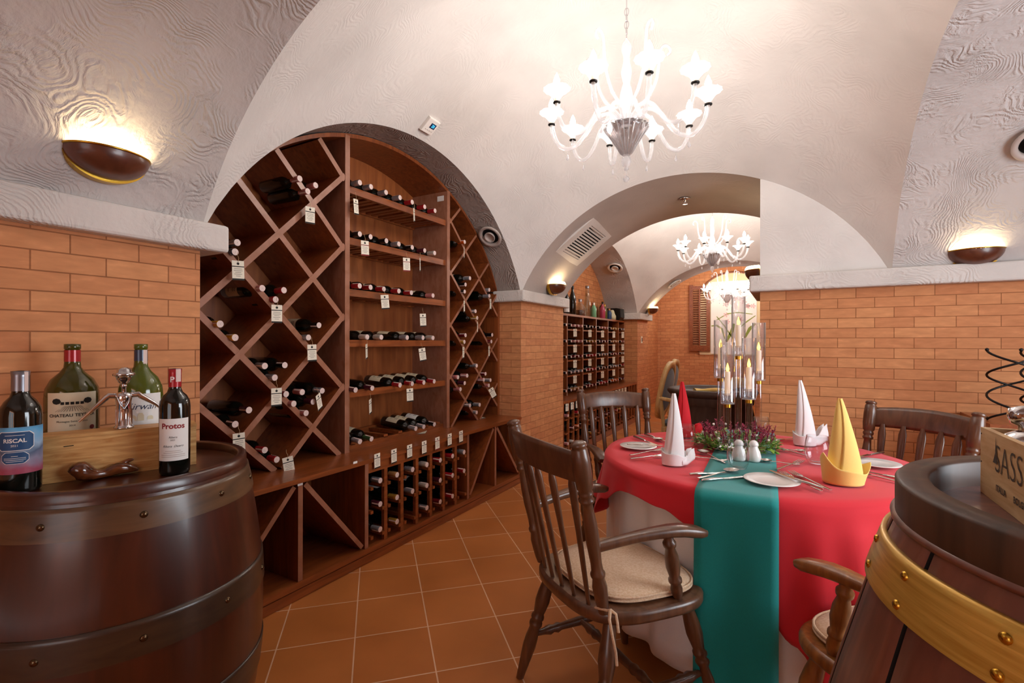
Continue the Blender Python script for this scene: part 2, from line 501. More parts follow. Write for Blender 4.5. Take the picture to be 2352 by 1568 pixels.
def thing(name, label, cat, loc=(0, 0, 0), rotz=0, group=None):
    o = bpy.data.objects.new(name, None)
    C.objects.link(o); o.location = loc; o.rotation_euler = (0, 0, rotz); o.empty_display_size = .05
    return tag(o, label, cat, group)

def struct(o):
    o['kind'] = 'structure'; return o

def crv(pts, n=5):
    pts = [Vector(p) for p in pts]; out = []
    for i in range(len(pts) - 1):
        p0, p1, p2, p3 = pts[max(0, i - 1)], pts[i], pts[i + 1], pts[min(len(pts) - 1, i + 2)]
        for k in range(n):
            t = k / n
            out.append(.5 * ((2 * p1) + (p2 - p0) * t + (2 * p0 - 5 * p1 + 4 * p2 - p3) * t * t + (3 * p1 - p0 - 3 * p2 + p3) * t ** 3))
    return out + [pts[-1]]
def kids(o): return [c for c in bpy.data.objects if c.parent == o]

def copy_tree(o, parent=None):
    c = o.copy(); C.objects.link(c)
    c.parent = parent
    for ch in list(o.children): copy_tree(ch, c)
    return c

def hd(hx, hy):
    """rotation about z that turns local +y to heading (hx, hy)"""
    return math.atan2(-hx, hy)

def uvbox(name, a, b, m, parent=None):
    """box whose UVs are metres along the wall and metres of height"""
    x0, y0, z0 = a; x1, y1, z1 = b
    mb = MB()
    def q(p, uv):
        o = mb.add(p, [(0, 1, 2, 3)], 0, False)
        for i, t in enumerate(uv): mb.uv[o + i] = t
    q([(x0, y0, z0), (x1, y0, z0), (x1, y0, z1), (x0, y0, z1)], [(x0, z0), (x1, z0), (x1, z1), (x0, z1)])
    q([(x1, y1, z0), (x0, y1, z0), (x0, y1, z1), (x1, y1, z1)], [(x1, z0), (x0, z0), (x0, z1), (x1, z1)])
    q([(x1, y0, z0), (x1, y1, z0), (x1, y1, z1), (x1, y0, z1)], [(y0, z0), (y1, z0), (y1, z1), (y0, z1)])
    q([(x0, y1, z0), (x0, y0, z0), (x0, y0, z1), (x0, y1, z1)], [(y1, z0), (y0, z0), (y0, z1), (y1, z1)])
    q([(x0, y0, z1), (x1, y0, z1), (x1, y1, z1), (x0, y1, z1)], [(x0, y0), (x1, y0), (x1, y1), (x0, y1)])
    q([(x0, y1, z0), (x1, y1, z0), (x1, y0, z0), (x0, y0, z0)], [(x0, y1), (x1, y1), (x1, y0), (x0, y0)])
    return mb.build(name, m, parent)

_fonts = {}
def text2d(s, size, align='CENTER', shear=0, space=1.0, bold=0):
    """text as flat 2-D mesh data (verts, faces)"""
    cu = bpy.data.curves.new('lettering', 'FONT')
    cu.body = s; cu.size = size; cu.align_x = align; cu.align_y = 'CENTER'; cu.shear = shear; cu.space_character = space
    cu.resolution_u = 3; cu.offset = bold
    ob = bpy.data.objects.new('lettering', cu)
    C.objects.link(ob)
    dg = bpy.context.evaluated_depsgraph_get()
    me = ob.evaluated_get(dg).to_mesh()
    v = [tuple(p.co) for p in me.vertices]; f = [tuple(p.vertices) for p in me.polygons]
    ob.evaluated_get(dg).to_mesh_clear()
    bpy.data.objects.remove(ob); bpy.data.curves.remove(cu)
    return v, f
ORD = ['first', 'second', 'third', 'fourth', 'fifth', 'sixth', 'seventh', 'eighth', 'ninth', 'tenth', 'eleventh', 'twelfth']

# pixel of the photograph -> point of the place, on a known plane (used to take measurements off the photo)
FWD = Vector((-math.sin(YAW), math.cos(YAW), 0)); RGT = Vector((math.cos(YAW), math.sin(YAW), 0))
def ray(x, y):
    dx, dy = x - 1176, y - 785
    c, s_ = math.cos(ROLL), math.sin(ROLL)
    return FWD + RGT * ((dx * c + dy * s_) / FPX) - Vector((0, 0, 1)) * ((-dx * s_ + dy * c) / FPX)
def on(ax, val, x, y):
    d = ray(x, y); t = (val - CAM[ax]) / d[ax]
    return CAM + d * t
def onX(x, y, v=0): return on(0, v, x, y)
def onZ(x, y, v=0): return on(2, v, x, y)
# ---------------------------------------------------------------- the setting
W = 2.62                       # width of a vaulted bay
Y1, Y2, Y3, Y4, Y5, YB = 1.09, 3.80, 4.74, 7.66, 8.30, 10.6
ZC = 1.06
ZCB = [1.06, .9, .95]
BAYS = [(Y1, Y2), (Y3, Y4), (Y5, YB + .3)]
def sphere(b):
    ya, yb = BAYS[b]
    cy = (ya + yb) / 2; hy = (yb - ya) / 2; hx = W / 2
    S2 = 1.489 ** 2 + hx * hx if b == 0 else hx * hx + hy * hy + (1.69 - ZCB[b]) ** 2
    return W / 2, cy, S2
def vz(b, x, y):
    cx, cy, S2 = sphere(b)
    return ZCB[b] + math.sqrt(max(.02, S2 - (x - cx) ** 2 - (y - cy) ** 2))
def arch_at_y(b, y, x0, x1, n=40):      # arch in a plane of constant y
    return [(x0 + (x1 - x0) * i / n, y, vz(b, x0 + (x1 - x0) * i / n, y)) for i in range(n + 1)]
def arch_at_x(b, x, y0, y1, n=40):
    return [(x, y0 + (y1 - y0) * i / n, vz(b, x, y0 + (y1 - y0) * i / n)) for i in range(n + 1)]

mb = MB(); mb.box((-1.0, -2.2, -.12), (5.2, YB + .4, 0)); struct(mb.build('floor', M['tile']))

for b, (ya, yb) in enumerate(BAYS[:2]):
    mb = MB()
    mb.grid(lambda u, v: (W * u, ya + (yb - ya) * v, vz(b, W * u, ya + (yb - ya) * v)), 44, 44, flip=True)
    struct(mb.build('ceiling' if b == 0 else 'ceiling.%03d' % b, M['plaster']))

mb = MB(); mb.box((-.9, Y5 - .01, 2.8), (W + .1, YB + .12, 2.9)); struct(mb.build('ceiling_far', M['plaster']))
def soffit(name, curve, d, m, n=12):
    """underside of an arch: a curve swept along d"""
    k = len(curve) - 1; d = Vector(d)
    mb = MB()
    mb.grid(lambda u, v: tuple(Vector(curve[round(u * k)]) + d * v), k, n)
    return struct(mb.build(name, m))
soffit('ceiling_near_arch', arch_at_y(0, Y1, 0, W), (0, -.98, 0), M['plaster_rough'])
soffit('ceiling_right_arch', arch_at_x(0, W, 1.7, Y2), (1.25, 0, 0), M['plaster_rough'])
c0_, c1_ = arch_at_y(0, Y2, 0, 1.9), arch_at_y(1, Y3, 0, 1.9)      # the passage arch runs from bay to bay
mb = MB(); mb.grid(lambda u, v: tuple(Vector(c0_[round(u * 40)]).lerp(Vector(c1_[round(u * 40)]), v)), 40, 12)
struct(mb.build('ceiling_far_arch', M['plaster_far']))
soffit('ceiling_niche_arch', arch_at_x(0, 0, Y1, Y2), (-.62, 0, 0), M['plaster_niche'])
soffit('ceiling_second_niche_arch', arch_at_x(1, 0, Y3, Y4), (-.62, 0, 0), M['plaster_rough'])
soffit('ceiling_second_far_arch', arch_at_y(1, Y4, 0, W), (0, Y5 - Y4, 0), M['plaster_rough'])
mb = MB()                                  # plaster closing the vault towards the window side
n = 16
for i in range(n):
    ya, yb = .11 + 1.6 * i / n, .11 + 1.6 * (i + 1) / n
    za, zb = vz(0, W, max(ya, Y1)), vz(0, W, max(yb, Y1))
    mb.add([(W + .002, ya, za), (W + .002, yb, zb), (W + .002, yb, 2.8), (W + .002, ya, 2.8)], [(0, 1, 2, 3)], 0, False)
zr = vz(0, W, 1.7)
mb.add([(W, 1.7, zr), (W + 1.25, 1.7, zr), (W + 1.25, 1.7, 2.8), (W, 1.7, 2.8)], [(0, 1, 2, 3)], 0, False)
mb.add([(W + 1.25, 1.7, zr), (W + 1.25, Y2, 1.6), (W + 1.25, Y2, 2.8), (W + 1.25, 1.7, 2.8)], [(0, 1, 2, 3)], 0, False)
an = arch_at_y(0, Y1, 0, W)
for (xa, _, za), (xb, _, zb) in zip(an, an[1:]): mb.add([(xa, .11, za), (xb, .11, zb), (xb, .11, 2.8), (xa, .11, 2.8)], [(0, 1, 2, 3)], 0, False)
struct(mb.build('ceiling_side', M['plaster_rough']))
# piers of the left wall (brick below the ledge, plaster behind the springing)
ZL0, ZL1 = 1.612, 1.712
struct(uvbox('wall_left', (-.62, -.6, 0), (0, Y1, ZL0), M['brick']))
struct(uvbox('wall_left.001', (-.62, Y2, 0), (0, Y3, ZL0), M['brick']))
struct(uvbox('wall_left.002', (-.62, Y4, 0), (0, Y5, ZL0), M['brick']))
for i, (a, b_) in enumerate(((-.6, Y1 - .004), (Y2 + .004, Y3 - .004), (Y4 + .004, Y5))):
    mb = MB(); mb.box((-.62, a, ZL0 + .002), (-.012, b_, 1.69)); struct(mb.build('wall_left_upper' + ('.%03d' % i if i else ''), M['plaster_rough']))
mb = MB(); mb.box((-.74, Y1 - .3, 0), (-.622, Y2 + .3, 3.0)); struct(mb.build('wall_left_niche', M['plaster_rough']))
struct(uvbox('wall_left_niche.001', (-.60, Y3 - .02, 0), (-.5, Y4 + .02, 2.8), M['brick']))
struct(uvbox('wall_left_far', (-.9, Y5, 0), (-.35, YB + .3, 2.8), M['brick']))

def ledge(name, a, b, r=.012):
    mb = MB(); mb.box(a, b)
    o = mb.build(name, M['ledge'])
    bv = o.modifiers.new('edge', 'BEVEL'); bv.width = r; bv.segments = 2
    return struct(o)
ledge('trim_1', (-.3, -.6, ZL0), (.06, Y1 + .085, ZL1 + .01))
ledge('trim_2', (-.26, Y2 - .055, ZL0 - .005), (.055, Y3 + .05, ZL1 - .005))
ledge('trim_3', (-.3, Y4 - .07, ZL0 - .005), (.07, Y5 + .06, ZL1 - .005))
ledge('trim_4', (1.825, Y2 - .06, ZL0 - .012), (4.2, Y3 - .1, ZL1 - .002))
# right-hand wall: brick below the ledge, plastered lunette above
struct(uvbox('wall_right', (1.89, Y2, 0), (4.2, Y3, ZL0), M['brick']))
mb = MB(); mb.box((1.89, Y2 + .001, ZL0 + .001), (4.2, Y3, 2.75)); struct(mb.build('wall_right_upper', M['plaster']))
struct(uvbox('wall_right_far_bounce', (W, Y3 + .002, 0), (W + .1, YB, 2.8), M['brick']))  # unseen wall, added to bounce light into the far bays
# the side of the room behind the camera: two tall windows let the daylight in
WY0, WY1, WZ0, WZ1 = 1.0, 2.5, .75, 2.15
for i, (a, b_) in enumerate((((4.2, -2.6, 0), (4.3, WY0, 2.8)), ((4.2, WY1, 0), (4.3, Y3, 2.8)), ((4.2, WY0, 0), (4.3, WY1, WZ0)), ((4.2, WY0, WZ1), (4.3, WY1, 2.8)))):
    struct(uvbox('wall_right_side' + ('.%03d' % i if i else ''), a, b_, M['brick']))
NX0, NX1 = 1.2, 2.9
for i, (a, b_) in enumerate((((-.7, -2.6, 0), (NX0, -2.5, 2.8)), ((NX1, -2.6, 0), (4.3, -2.5, 2.8)), ((NX0, -2.6, 0), (NX1, -2.5, WZ0)), ((NX0, -2.6, WZ1), (NX1, -2.5, 2.8)))):
    struct(uvbox('wall_near' + ('.%03d' % i if i else ''), a, b_, M['brick']))
struct(uvbox('wall_left_near', (-.7, -2.6, 0), (-.6, -.6, 2.8), M['brick']))
mb = MB(); mb.box((-.7, -2.6, 2.8), (4.3, .3, 2.86)); mb.box((3.87, .3, 2.8), (4.3, Y3, 2.86)); mb.box((2.62, .3, 2.8), (3.87, 1.7, 2.86)); struct(mb.build('ceiling_near', M['plaster']))
for nm, pts in (('window_2', [(4.25, WY0, WZ0), (4.25, WY1, WZ0), (4.25, WY1, WZ1), (4.25, WY0, WZ1)]), ('window_3', [(NX0, -2.55, WZ0), (NX1, -2.55, WZ0), (NX1, -2.55, WZ1), (NX0, -2.55, WZ1)])):
    mb = MB(); mb.tube(pts, .03, 6, closed=True)
    m0 = [(Vector(pts[0]) + Vector(pts[1])) / 2, (Vector(pts[2]) + Vector(pts[3])) / 2]; mb.tube(m0, .02, 6)
    struct(mb.build(nm, M['rack']))

# back wall with an arched recess where the orchid panel hangs
def at_y(x, y, Y):
    return on(1, Y, x, y)
struct(uvbox('wall_back', (-.9, YB, 0), (W + .1, YB + .12, 2.9), M['brick']))
WX = 1.12
def arch_outline(r, z0, zs, n=24):
    return [(-r, z0)] + [(-r * math.cos(PI * i / n), zs + r * .85 * math.sin(PI * i / n)) for i in range(n + 1)] + [(r, z0)]
win = MB()
ol = arch_outline(.64, 1.0, 2.1); MX = Matrix.Translation((WX, YB - .005, 0)) @ Matrix.Rotation(PI / 2, 4, 'X')
win.prism(ol, 0, .02, MX)
wo = struct(win.build('window_1', pm('cream_alcove', '#e9d3a6', .8)))
rim = MB(); rim.tube([(WX + x, YB - .03, z) for x, z in ol], .016, 8); struct(rim.build('window_1_frame', M['rack']))

def lathe_thing_vent(name, label, loc, normal, r, mat='grey_metal'):
    t = thing(name, label, 'air vent', Vector(loc) + Vector(normal).normalized() * .016, 0, 'round ceiling air vents')
    q = Vector(normal).to_track_quat('Z', 'Y'); t.rotation_mode = 'QUATERNION'; t.rotation_quaternion = q
    mb = MB(); mb.lathe([(r * .72, -.015), (r * .74, .004), (r * .8, .012), (r, .014), (r * 1.02, .008), (r * 1.0, -.002), (r * .86, -.004)], 36, None, 0, False, False)
    mb.build('outer_ring', M[mat], t)
    mb = MB(); mb.lathe([(0.001, -.012), (r * .74, -.012)], 28, None, 0, False, False); mb.build('throat', M['dark'], t)
    mb = MB(); mb.lathe([(.001, -.004), (r * .3, -.002), (r * .38, .012), (r * .44, .02), (r * .47, .018), (r * .45, .006), (r * .4, -.004)], 30, None, 0, False, False); mb.build('core', M[mat], t)
    return t
def circ_normal(b, x=None, y=None):
    cx, cy, S2 = sphere(b)
    return (0, -(y - cy), -(vz(b, 0, y) - ZCB[b])) if x is None else (-(x - cx), 0, -(vz(b, x, BAYS[b][1]) - ZCB[b]))
lathe_thing_vent('air_vent', 'round grey air vent on the dark arch above the right end of the big rack', (-.105, 3.465, vz(0, 0, 3.465) - .004), circ_normal(0, y=3.465), .1)
lathe_thing_vent('air_vent', 'round pale air vent high on the right arch above the right wall lamp', (3.125, 3.345, vz(0, W, 3.345) - .004), circ_normal(0, y=3.345), .1)
lathe_thing_vent('air_vent', 'round white air vent on the second alcove arch above the black speaker', (-.15, 6.99, vz(1, 0, 6.99) - .004), circ_normal(1, y=6.99), .11, 'white_plastic')
lathe_thing_vent('air_vent', 'thin-looking round white air vent on the farthest arch left of the chandeliers', (.49, 7.97, vz(1, .49, Y4) - .004), circ_normal(1, x=.49), .11, 'white_plastic')

# slotted grille and sprinkler on the passage arch
def pz(x, y): return vz(0, x, Y2) + (vz(1, x, Y3) - vz(0, x, Y2)) * (y - Y2) / (Y3 - Y2)
gx = .415; gz = pz(gx, 4.25)
tx = Vector((0, .9, pz(gx, 4.7) - pz(gx, 3.8))).normalized()
ty = Vector((-.1, 0, pz(gx - .05, 4.25) - pz(gx + .05, 4.25))).normalized()
nrm = tx.cross(ty).normalized()
if nrm.z > 0: nrm = -nrm
ty = nrm.cross(tx).normalized()
g = thing('vent_grille', 'slotted rectangular air grille on the passage arch above the small brass lamp', 'air vent', Vector((gx, 4.25, gz)) + nrm * .013)
g.rotation_mode = 'QUATERNION'
g.rotation_quaternion = Matrix(((tx.x, ty.x, nrm.x), (tx.y, ty.y, nrm.y), (tx.z, ty.z, nrm.z))).to_quaternion()
mb = MB()
n_ = 12; L = .46; Wd = .56
mb.box((-Wd / 2, -L / 2, -.013), (-.19, L / 2, .004)); mb.box((.19, -L / 2, -.013), (Wd / 2, L / 2, .004))
mb.box((-.19, -L / 2, -.013), (.19, -L / 2 + .06, .004)); mb.box((-.19, L / 2 - .06, -.013), (.19, L / 2, .004))
mb.build('frame', M['plaster'], g)
for i in range(n_):
    y = -L / 2 + .06 + (L - .12) * (i + .5) / n_
    s_ = MB(); s_.box((-.19, y - .007, -.006), (.19, y + .007, .002)); s_.build('slat', M['plaster'], g)
mb = MB(); mb.box((-.19, -L / 2 + .06, -.0095), (.19, L / 2 - .06, -.0065)); mb.build('backing', M['dark'], g)
sx_ = 1.30; sz_ = pz(1.30, 4.3)
sp = thing('fire_sprinkler', 'small chrome fire sprinkler under the crown of the passage arch', 'sprinkler', (sx_, 4.3, sz_))
mb = MB(); mb.lathe([(.001, 0), (.045, -.002), (.042, -.012), (.02, -.016), (.012, -.02), (.012, -.035), (.001, -.036)], 24, None, 0, False, False); mb.build('escutcheon', M['chrome'], sp)
mb = MB(); mb.lathe([(.001, -.045), (.022, -.047), (.022, -.05), (.001, -.051)], 16, None, 0, False, False); mb.tube([(.01, 0, -.03), (.012, 0, -.047)], .002, 6); mb.tube([(-.01, 0, -.03), (-.012, 0, -.047)], .002, 6); mb.build('deflector', M['chrome'], sp)
# thermostat on the vault beside the niche
tx0, ty0 = .085, 2.42
tz0 = vz(0, tx0, ty0); cx_, cy_, S2_ = sphere(0)
nrm = Vector((-(tx0 - cx_), -(ty0 - cy_), -(tz0 - ZC))).normalized()
ax = Vector((0, 1, 0)); ax = (ax - nrm * ax.dot(nrm)).normalized(); ay = nrm.cross(ax)
t = thing('thermostat', 'white thermostat with a blue screen on the vault above the big rack', 'thermostat', Vector((tx0, ty0, tz0)))
t.rotation_mode = 'QUATERNION'
t.rotation_quaternion = Matrix(((ax.x, ay.x, nrm.x), (ax.y, ay.y, nrm.y), (ax.z, ay.z, nrm.z))).to_quaternion()
mb = MB(); mb.prism([(-.05, -.05), (.05, -.05), (.05, .05), (-.05, .05)], -.004, .024, None, 0, .004); mb.build('body', M['white_plastic'], t)
mb = MB(); mb.box((-.012, -.008, .0238), (.034, .026, .0252)); scr = mb.build('screen', pm('lcd_dark', '#141a2a', .2, emit='#0d2a44', es=.4), t)
v, f = text2d('25', .026); mb = MB(); mb.add([(p[0] + .012, p[1] + .009, .0257) for p in v], f, 0, False); mb.build('reading', pm('lcd_blue', '#3fa9f0', .4, emit='#3fa9f0', es=1.6), scr)
for i in range(4):
    mb = MB(); mb.prism([(-.004, -.0025), (.004, -.0025), (.004, .0025), (-.004, .0025)], .0238, .026, Matrix.Translation((-.026 + i * .018, -.026, 0))); mb.build('button', M['grey_metal'], t)
mb = MB(); mb.box((1.0, 0, 0), (1.0, 0, 0)) if 0 else None
sw = thing('light_switch', 'tiny light switch plate on the far brick pier', 'switch', (.002, 7.9, 1.29))
mb = MB(); mb.box((0, -.035, -.055), (.008, .035, .055)); mb.build('plate', M['tag'], sw)
mb = MB(); mb.box((.008, -.012, -.03), (.013, .012, .03)); mb.build('rocker', M['iron'], sw)

# ---------------------------------------------------------------- wall lamps
def sconce(label, loc, nx, ny, r=.125):
    t = thing('wall_sconce', label, 'wall lamp', loc, hd(nx, ny), 'half-bowl wall lamps')
    bowl = MB()
    def fn(u, v):
        a = PI * u; b = PI / 2 * v
        return (-r * math.cos(a) * math.cos(b) * 1.12, .012 + r * .95 * math.sin(a) * math.cos(b), -r * .78 * math.sin(b))
    bowl.grid(fn, 28, 10); bowl.build('bowl', M['sconce'], t)
    rim = MB(); rim.tube([fn(i / 28, 0) for i in range(29)], .004, 8); rim.build('rim', M['brass'], t)
    bp = MB()
    n = 24; ol = [(-r * 1.13 * math.cos(PI * i / n), -r * .86 * math.sin(PI * i / n)) for i in range(n + 1)]
    m_ = Matrix.Translation((0, .012, 0)) @ Matrix.Rotation(PI / 2, 4, 'X')
    bp.prism([(p[0], p[1]) for p in ol], 0, .03, m_); bp.build('backplate', M['brass'], t)
    lt = MB()
    n = 20
    def gl(u, v):
        k = (1.0, .97, .9, .0)[round(v * 3)]
        return (-r * 1.08 * k * math.cos(PI * u), .014 + r * .93 * k * math.sin(PI * u), (-.004, .018, .03, .034)[round(v * 3)] * r / .112)
    lt.grid(gl, n, 3)
    lt.build('lamp', M['sconce_light'], t)
    return t
sconce('large brown half-bowl wall lamp on the plaster above the left brick wall', (.085, .745, 1.865), 1, 0, .104)
sconce('small brown half-bowl wall lamp on the brick pier right of the big rack', (.075, 4.33, 1.80), 1, 0, .112)
sconce('tiny brass-edged wall lamp on the far pier past the second rack', (.10, 8.1, 1.80), 1, 0, .115)
sconce('lit half-bowl wall lamp on the plaster above the right brick wall', (3.0, Y2 - .01, 1.785), 0, -1, .115)
sconce('dark half-bowl wall lamp on the passage jamb beside the farthest chandelier', (1.89 - .004, 4.2, 1.80), -1, 0, .115)
# ---------------------------------------------------------------- the big arched wine rack
XF, XB = -.22, -.56               # front and back of the upper rack
ZT = .59                          # counter top
YL, YA0, YA1, YB0, YB1, YR = 1.12, 2.02, 2.055, 3.01, 3.045, 3.765
rack = thing('wine_rack', 'tall arched mahogany wine rack with diamond lattice filling the niche', 'wine rack', (0, 2.45, 0))
def rp(name, mb, mat, label=None, parent=rack):
    o = mb.build(name, mat, parent, loc=(0, -2.45, 0) if parent is rack else None)
    if label: o['label'] = label
    return o
def zarch(y, off=.0):             # underside of the rack's arched head
    d = y - 2.445
    return ZC + math.sqrt(max(.01, (1.489 - off) ** 2 - d * d))
def vboard(y0, y1, x0, x1, z0, ztop_off=.012):
    mb = MB(); mb.box((x0, y0, z0), (x1, y1, min(zarch(y0, ztop_off), zarch(y1, ztop_off)))); return mb
rp('upright', vboard(YA0, YA1, XB, XF + .004, ZT), M['rack_edge'])
rp('upright', vboard(YB0, YB1, XB, XF + .004, ZT), M['rack_edge'])
mb = MB(); mb.box((XB, YR, ZT), (XF + .004, YR + .03, 1.62)); rp('side_panel', mb, M['rack'])
mb = MB(); mb.box((XB, YL - .03, ZT), (XF + .004, YL, 1.80)); rp('side_panel', mb, M['rack'])
# back
mb = MB(); n = 40
pts = [(YL + (YR - YL) * i / n) for i in range(n + 1)]
for i in range(n):
    y0, y1 = pts[i], pts[i + 1]
    za, zb = (zarch(y0, .01), zarch(y1, .01))
    mb.add([(XB, y0, ZT), (XB, y1, ZT), (XB, y1, zb), (XB, y0, za)], [(0, 1, 2, 3)], 0, False)
rp('back_panel', mb, M['rack_back'])
# arched head board
mb = MB()
def head(u, v):
    y = YL + (YR - .01 - YL) * u
    return (XB + (XF - XB) * v, y, zarch(y, .03))
mb.grid(head, 48, 2)
def headf(u, v):
    y = YL + (YR - .01 - YL) * u
    return (XF, y, zarch(y, .03) + .024 * v)
mb.grid(headf, 48, 1)
rp('arched_head', mb, M['rack'])
# lattice boards
def lattice(y0, y1, nodes_y0, sy, sz_, zbase, name, thick=.022):
    """boards along both diagonals, clipped to the bay y0..y1, the counter and the arch"""
    sl = sz_ / sy
    for sgn in (1, -1):
        for k in range(-14, 22):
            # line z = zbase + sl*sgn*(y-nodes_y0) + 2*k*sz_
            c0 = zbase + 2 * k * sz_
            ok = []
            N = 200
            for i in range(N + 1):
                y = y0 + (y1 - y0) * i / N
                z = c0 + sgn * sl * (y - nodes_y0)
                if ZT - .004 <= z <= zarch(y, .03): ok.append((y, z))
            if len(ok) < 8 or max(zarch(y, .03) - z for y, z in ok) < .1: continue
            (ya, za), (yb, zb) = ok[0], ok[-1]
            d = Vector((0, yb - ya, zb - za)); L = d.length; d.normalize(); nn = Vector((0, -d.z, d.y)) * thick / 2
            mb = MB(); v = []
            for x in (XB + .002, XF + (.0012 if sgn > 0 else 0)):
                for p, q in ((Vector((x, ya, za)), 1), (Vector((x, yb, zb)), 1), (Vector((x, yb, zb)), -1), (Vector((x, ya, za)), -1)):
                    v.append(p + nn * q)
            mb.add(v, [(0, 1, 2, 3), (7, 6, 5, 4), (0, 4, 5, 1), (1, 5, 6, 2), (2, 6, 7, 3), (3, 7, 4, 0)], 0, False)
            mb.mi = [0, 1, 0, 0, 0, 0]
            rp('lattice_board', mb, [M['rack'], M['rack_edge']])
lattice(YL, YA0, 1.80, .206, .206, .775, 'left', .03)
lattice(YB1, YR, 3.262, .201, .2015, .777, 'right', .02)
# shelves of the middle bay: a front rail and a row of cradle slats
SHZ = [2.142, 1.834, 1.524, 1.218, .913]
for k, z in enumerate(SHZ):
    sh = MB(); sh.box((XF - .035, YA1, z), (XF - .012, YB0, z + .042))
    so = rp('shelf', sh, M['rack_h'])
    for i in range(8):
        y = YA1 + (YB0 - YA1) * (i + .5) / 8
        sl = MB(); sl.box((XB + .01, y - .052, z + .008), (XF - .036, y - .018, z + .024)); sl.box((XB + .01, y + .018, z + .008), (XF - .036, y + .052, z + .024))
        sl.build('slat', M['rack_h'], so)
    bk = MB(); bk.box((XB + .002, YA1, z), (XB + .02, YB0, z + .06)); bk.build('back_rail', M['rack_h'], so)
cr = MB()
for i in range(7):
    y = YA1 + .06 + (YB0 - YA1 - .12) * i / 6
    cr.box((XB + .02, y - .018, ZT + .03), (XF - .03, y + .018, ZT + .05))
cr.box((XF - .05, YA1, ZT), (XF - .03, YB0, ZT + .034)); cr.box((XB + .01, YA1, ZT), (XB + .03, YB0, ZT + .06))
rp('cradle', cr, M['rack_h'])
# counter and lower cabinet
YE = Y2 - .004
mb = MB(); mb.box((XB - .05, Y1 + .004, ZT - .024), (.012, YE, ZT)); rp('counter', mb, [M['rack_h']])
mb = MB(); mb.box((XB - .05, Y1 + .004, 0), (-.014, YE, .055)); mb.box((-.03, Y1 + .004, .002), (.0, YE, .05)); rp('plinth', mb, M['rack_h'])
mb = MB(); mb.box((XB - .05, Y1 + .004, .056), (.004, YE, .088)); rp('bottom_board', mb, M['rack_h'])
mb = MB(); mb.box((-.47, Y1 + .004, .09), (-.45, YE, ZT - .025)); rp('cabinet_back', mb, M['rack'])
def low_up(y, t=.026, m='rack'):
    mb = MB(); mb.box((-.448, y - t / 2, .089), (0, y + t / 2, ZT - .025)); mb.mi = [0, 0, 0, 1, 0, 0]; return rp('divider', mb, [M[m], M['rack_edge']])
for y in (1.557, 1.985, 2.985, 3.374, YE - .014): low_up(y)
def low_diag(ya, za, yb, zb, t=.024):
    d = Vector((0, yb - ya, zb - za)).normalized(); nn = Vector((0, -d.z, d.y)) * t / 2
    v = []
    for x in (-.446, -.002):
        for y, z, q in ((ya, za, 1), (yb, zb, 1), (yb, zb, -1), (ya, za, -1)): v.append(Vector((x, y, z)) + nn * q)
    mb = MB(); mb.add(v, [(0, 1, 2, 3), (7, 6, 5, 4), (0, 4, 5, 1), (1, 5, 6, 2), (2, 6, 7, 3), (3, 7, 4, 0)], 0, False)
    mb.mi = [0, 1, 0, 0, 0, 0]
    rp('diagonal_board', mb, [M['rack'], M['rack_edge']])
low_diag(1.525, .552, 1.14, .11); low_diag(1.585, .552, 1.955, .105)
low_diag(3.345, .552, 3.015, .11); low_diag(3.40, .552, 3.76, .11)
# lower bottle grid: seven columns
GY = [1.998 + (2.972 - 1.998) * i / 7 for i in range(8)]
GZ = [.405, .27, .125]
mb = MB(); mb.box((-.03, GY[0], .505), (-.003, GY[-1], ZT - .025)); rp('apron', mb, M['rack_h'])
for i, y in enumerate(GY):
    if 0 < i < 7:
        mb = MB(); mb.box((-.024, y - .013, .089), (-.002, y + .013, .505)); rp('grid_post', mb, M['rack_h']); mb = MB(); mb.box((-.44, y - .013, .089), (-.418, y + .013, .505)); rp('grid_post', mb, M['rack_h'])
    for z in GZ:
        mb = MB()
        a = y - (.034 if i > 0 else 0); b_ = y + (.034 if i < 7 else 0)
        for yy in ((y - .034, y - .014), (y + .014, y + .034)):
            if (i == 0 and yy[0] < y) or (i == 7 and yy[0] > y): continue
            mb.box((-.44, yy[0], z), (.004, yy[1], z + .018))
        rp('bottle_rail', mb, M['rack_h'])
for px, py in ((1009, 428), (812, 1061), (689, 1108)):
    p = onX(px, py, XF + .006) if py < 500 else onX(px, py, .0)
    mb = MB()
    if py < 500: mb.box((XF - .09, YB0 - .003, 2.335), (XF - .03, YB0 - .0005, 2.375))
    else: mb.box((.0125 if py < 1090 else .0005, p.y - .014, p.z - (.006 if py < 1090 else .014)), (.014 if py < 1090 else .002, p.y + .014, p.z + (.006 if py < 1090 else .014)))
    rp('number_sticker', mb, M['label_white'], 'small white number sticker')

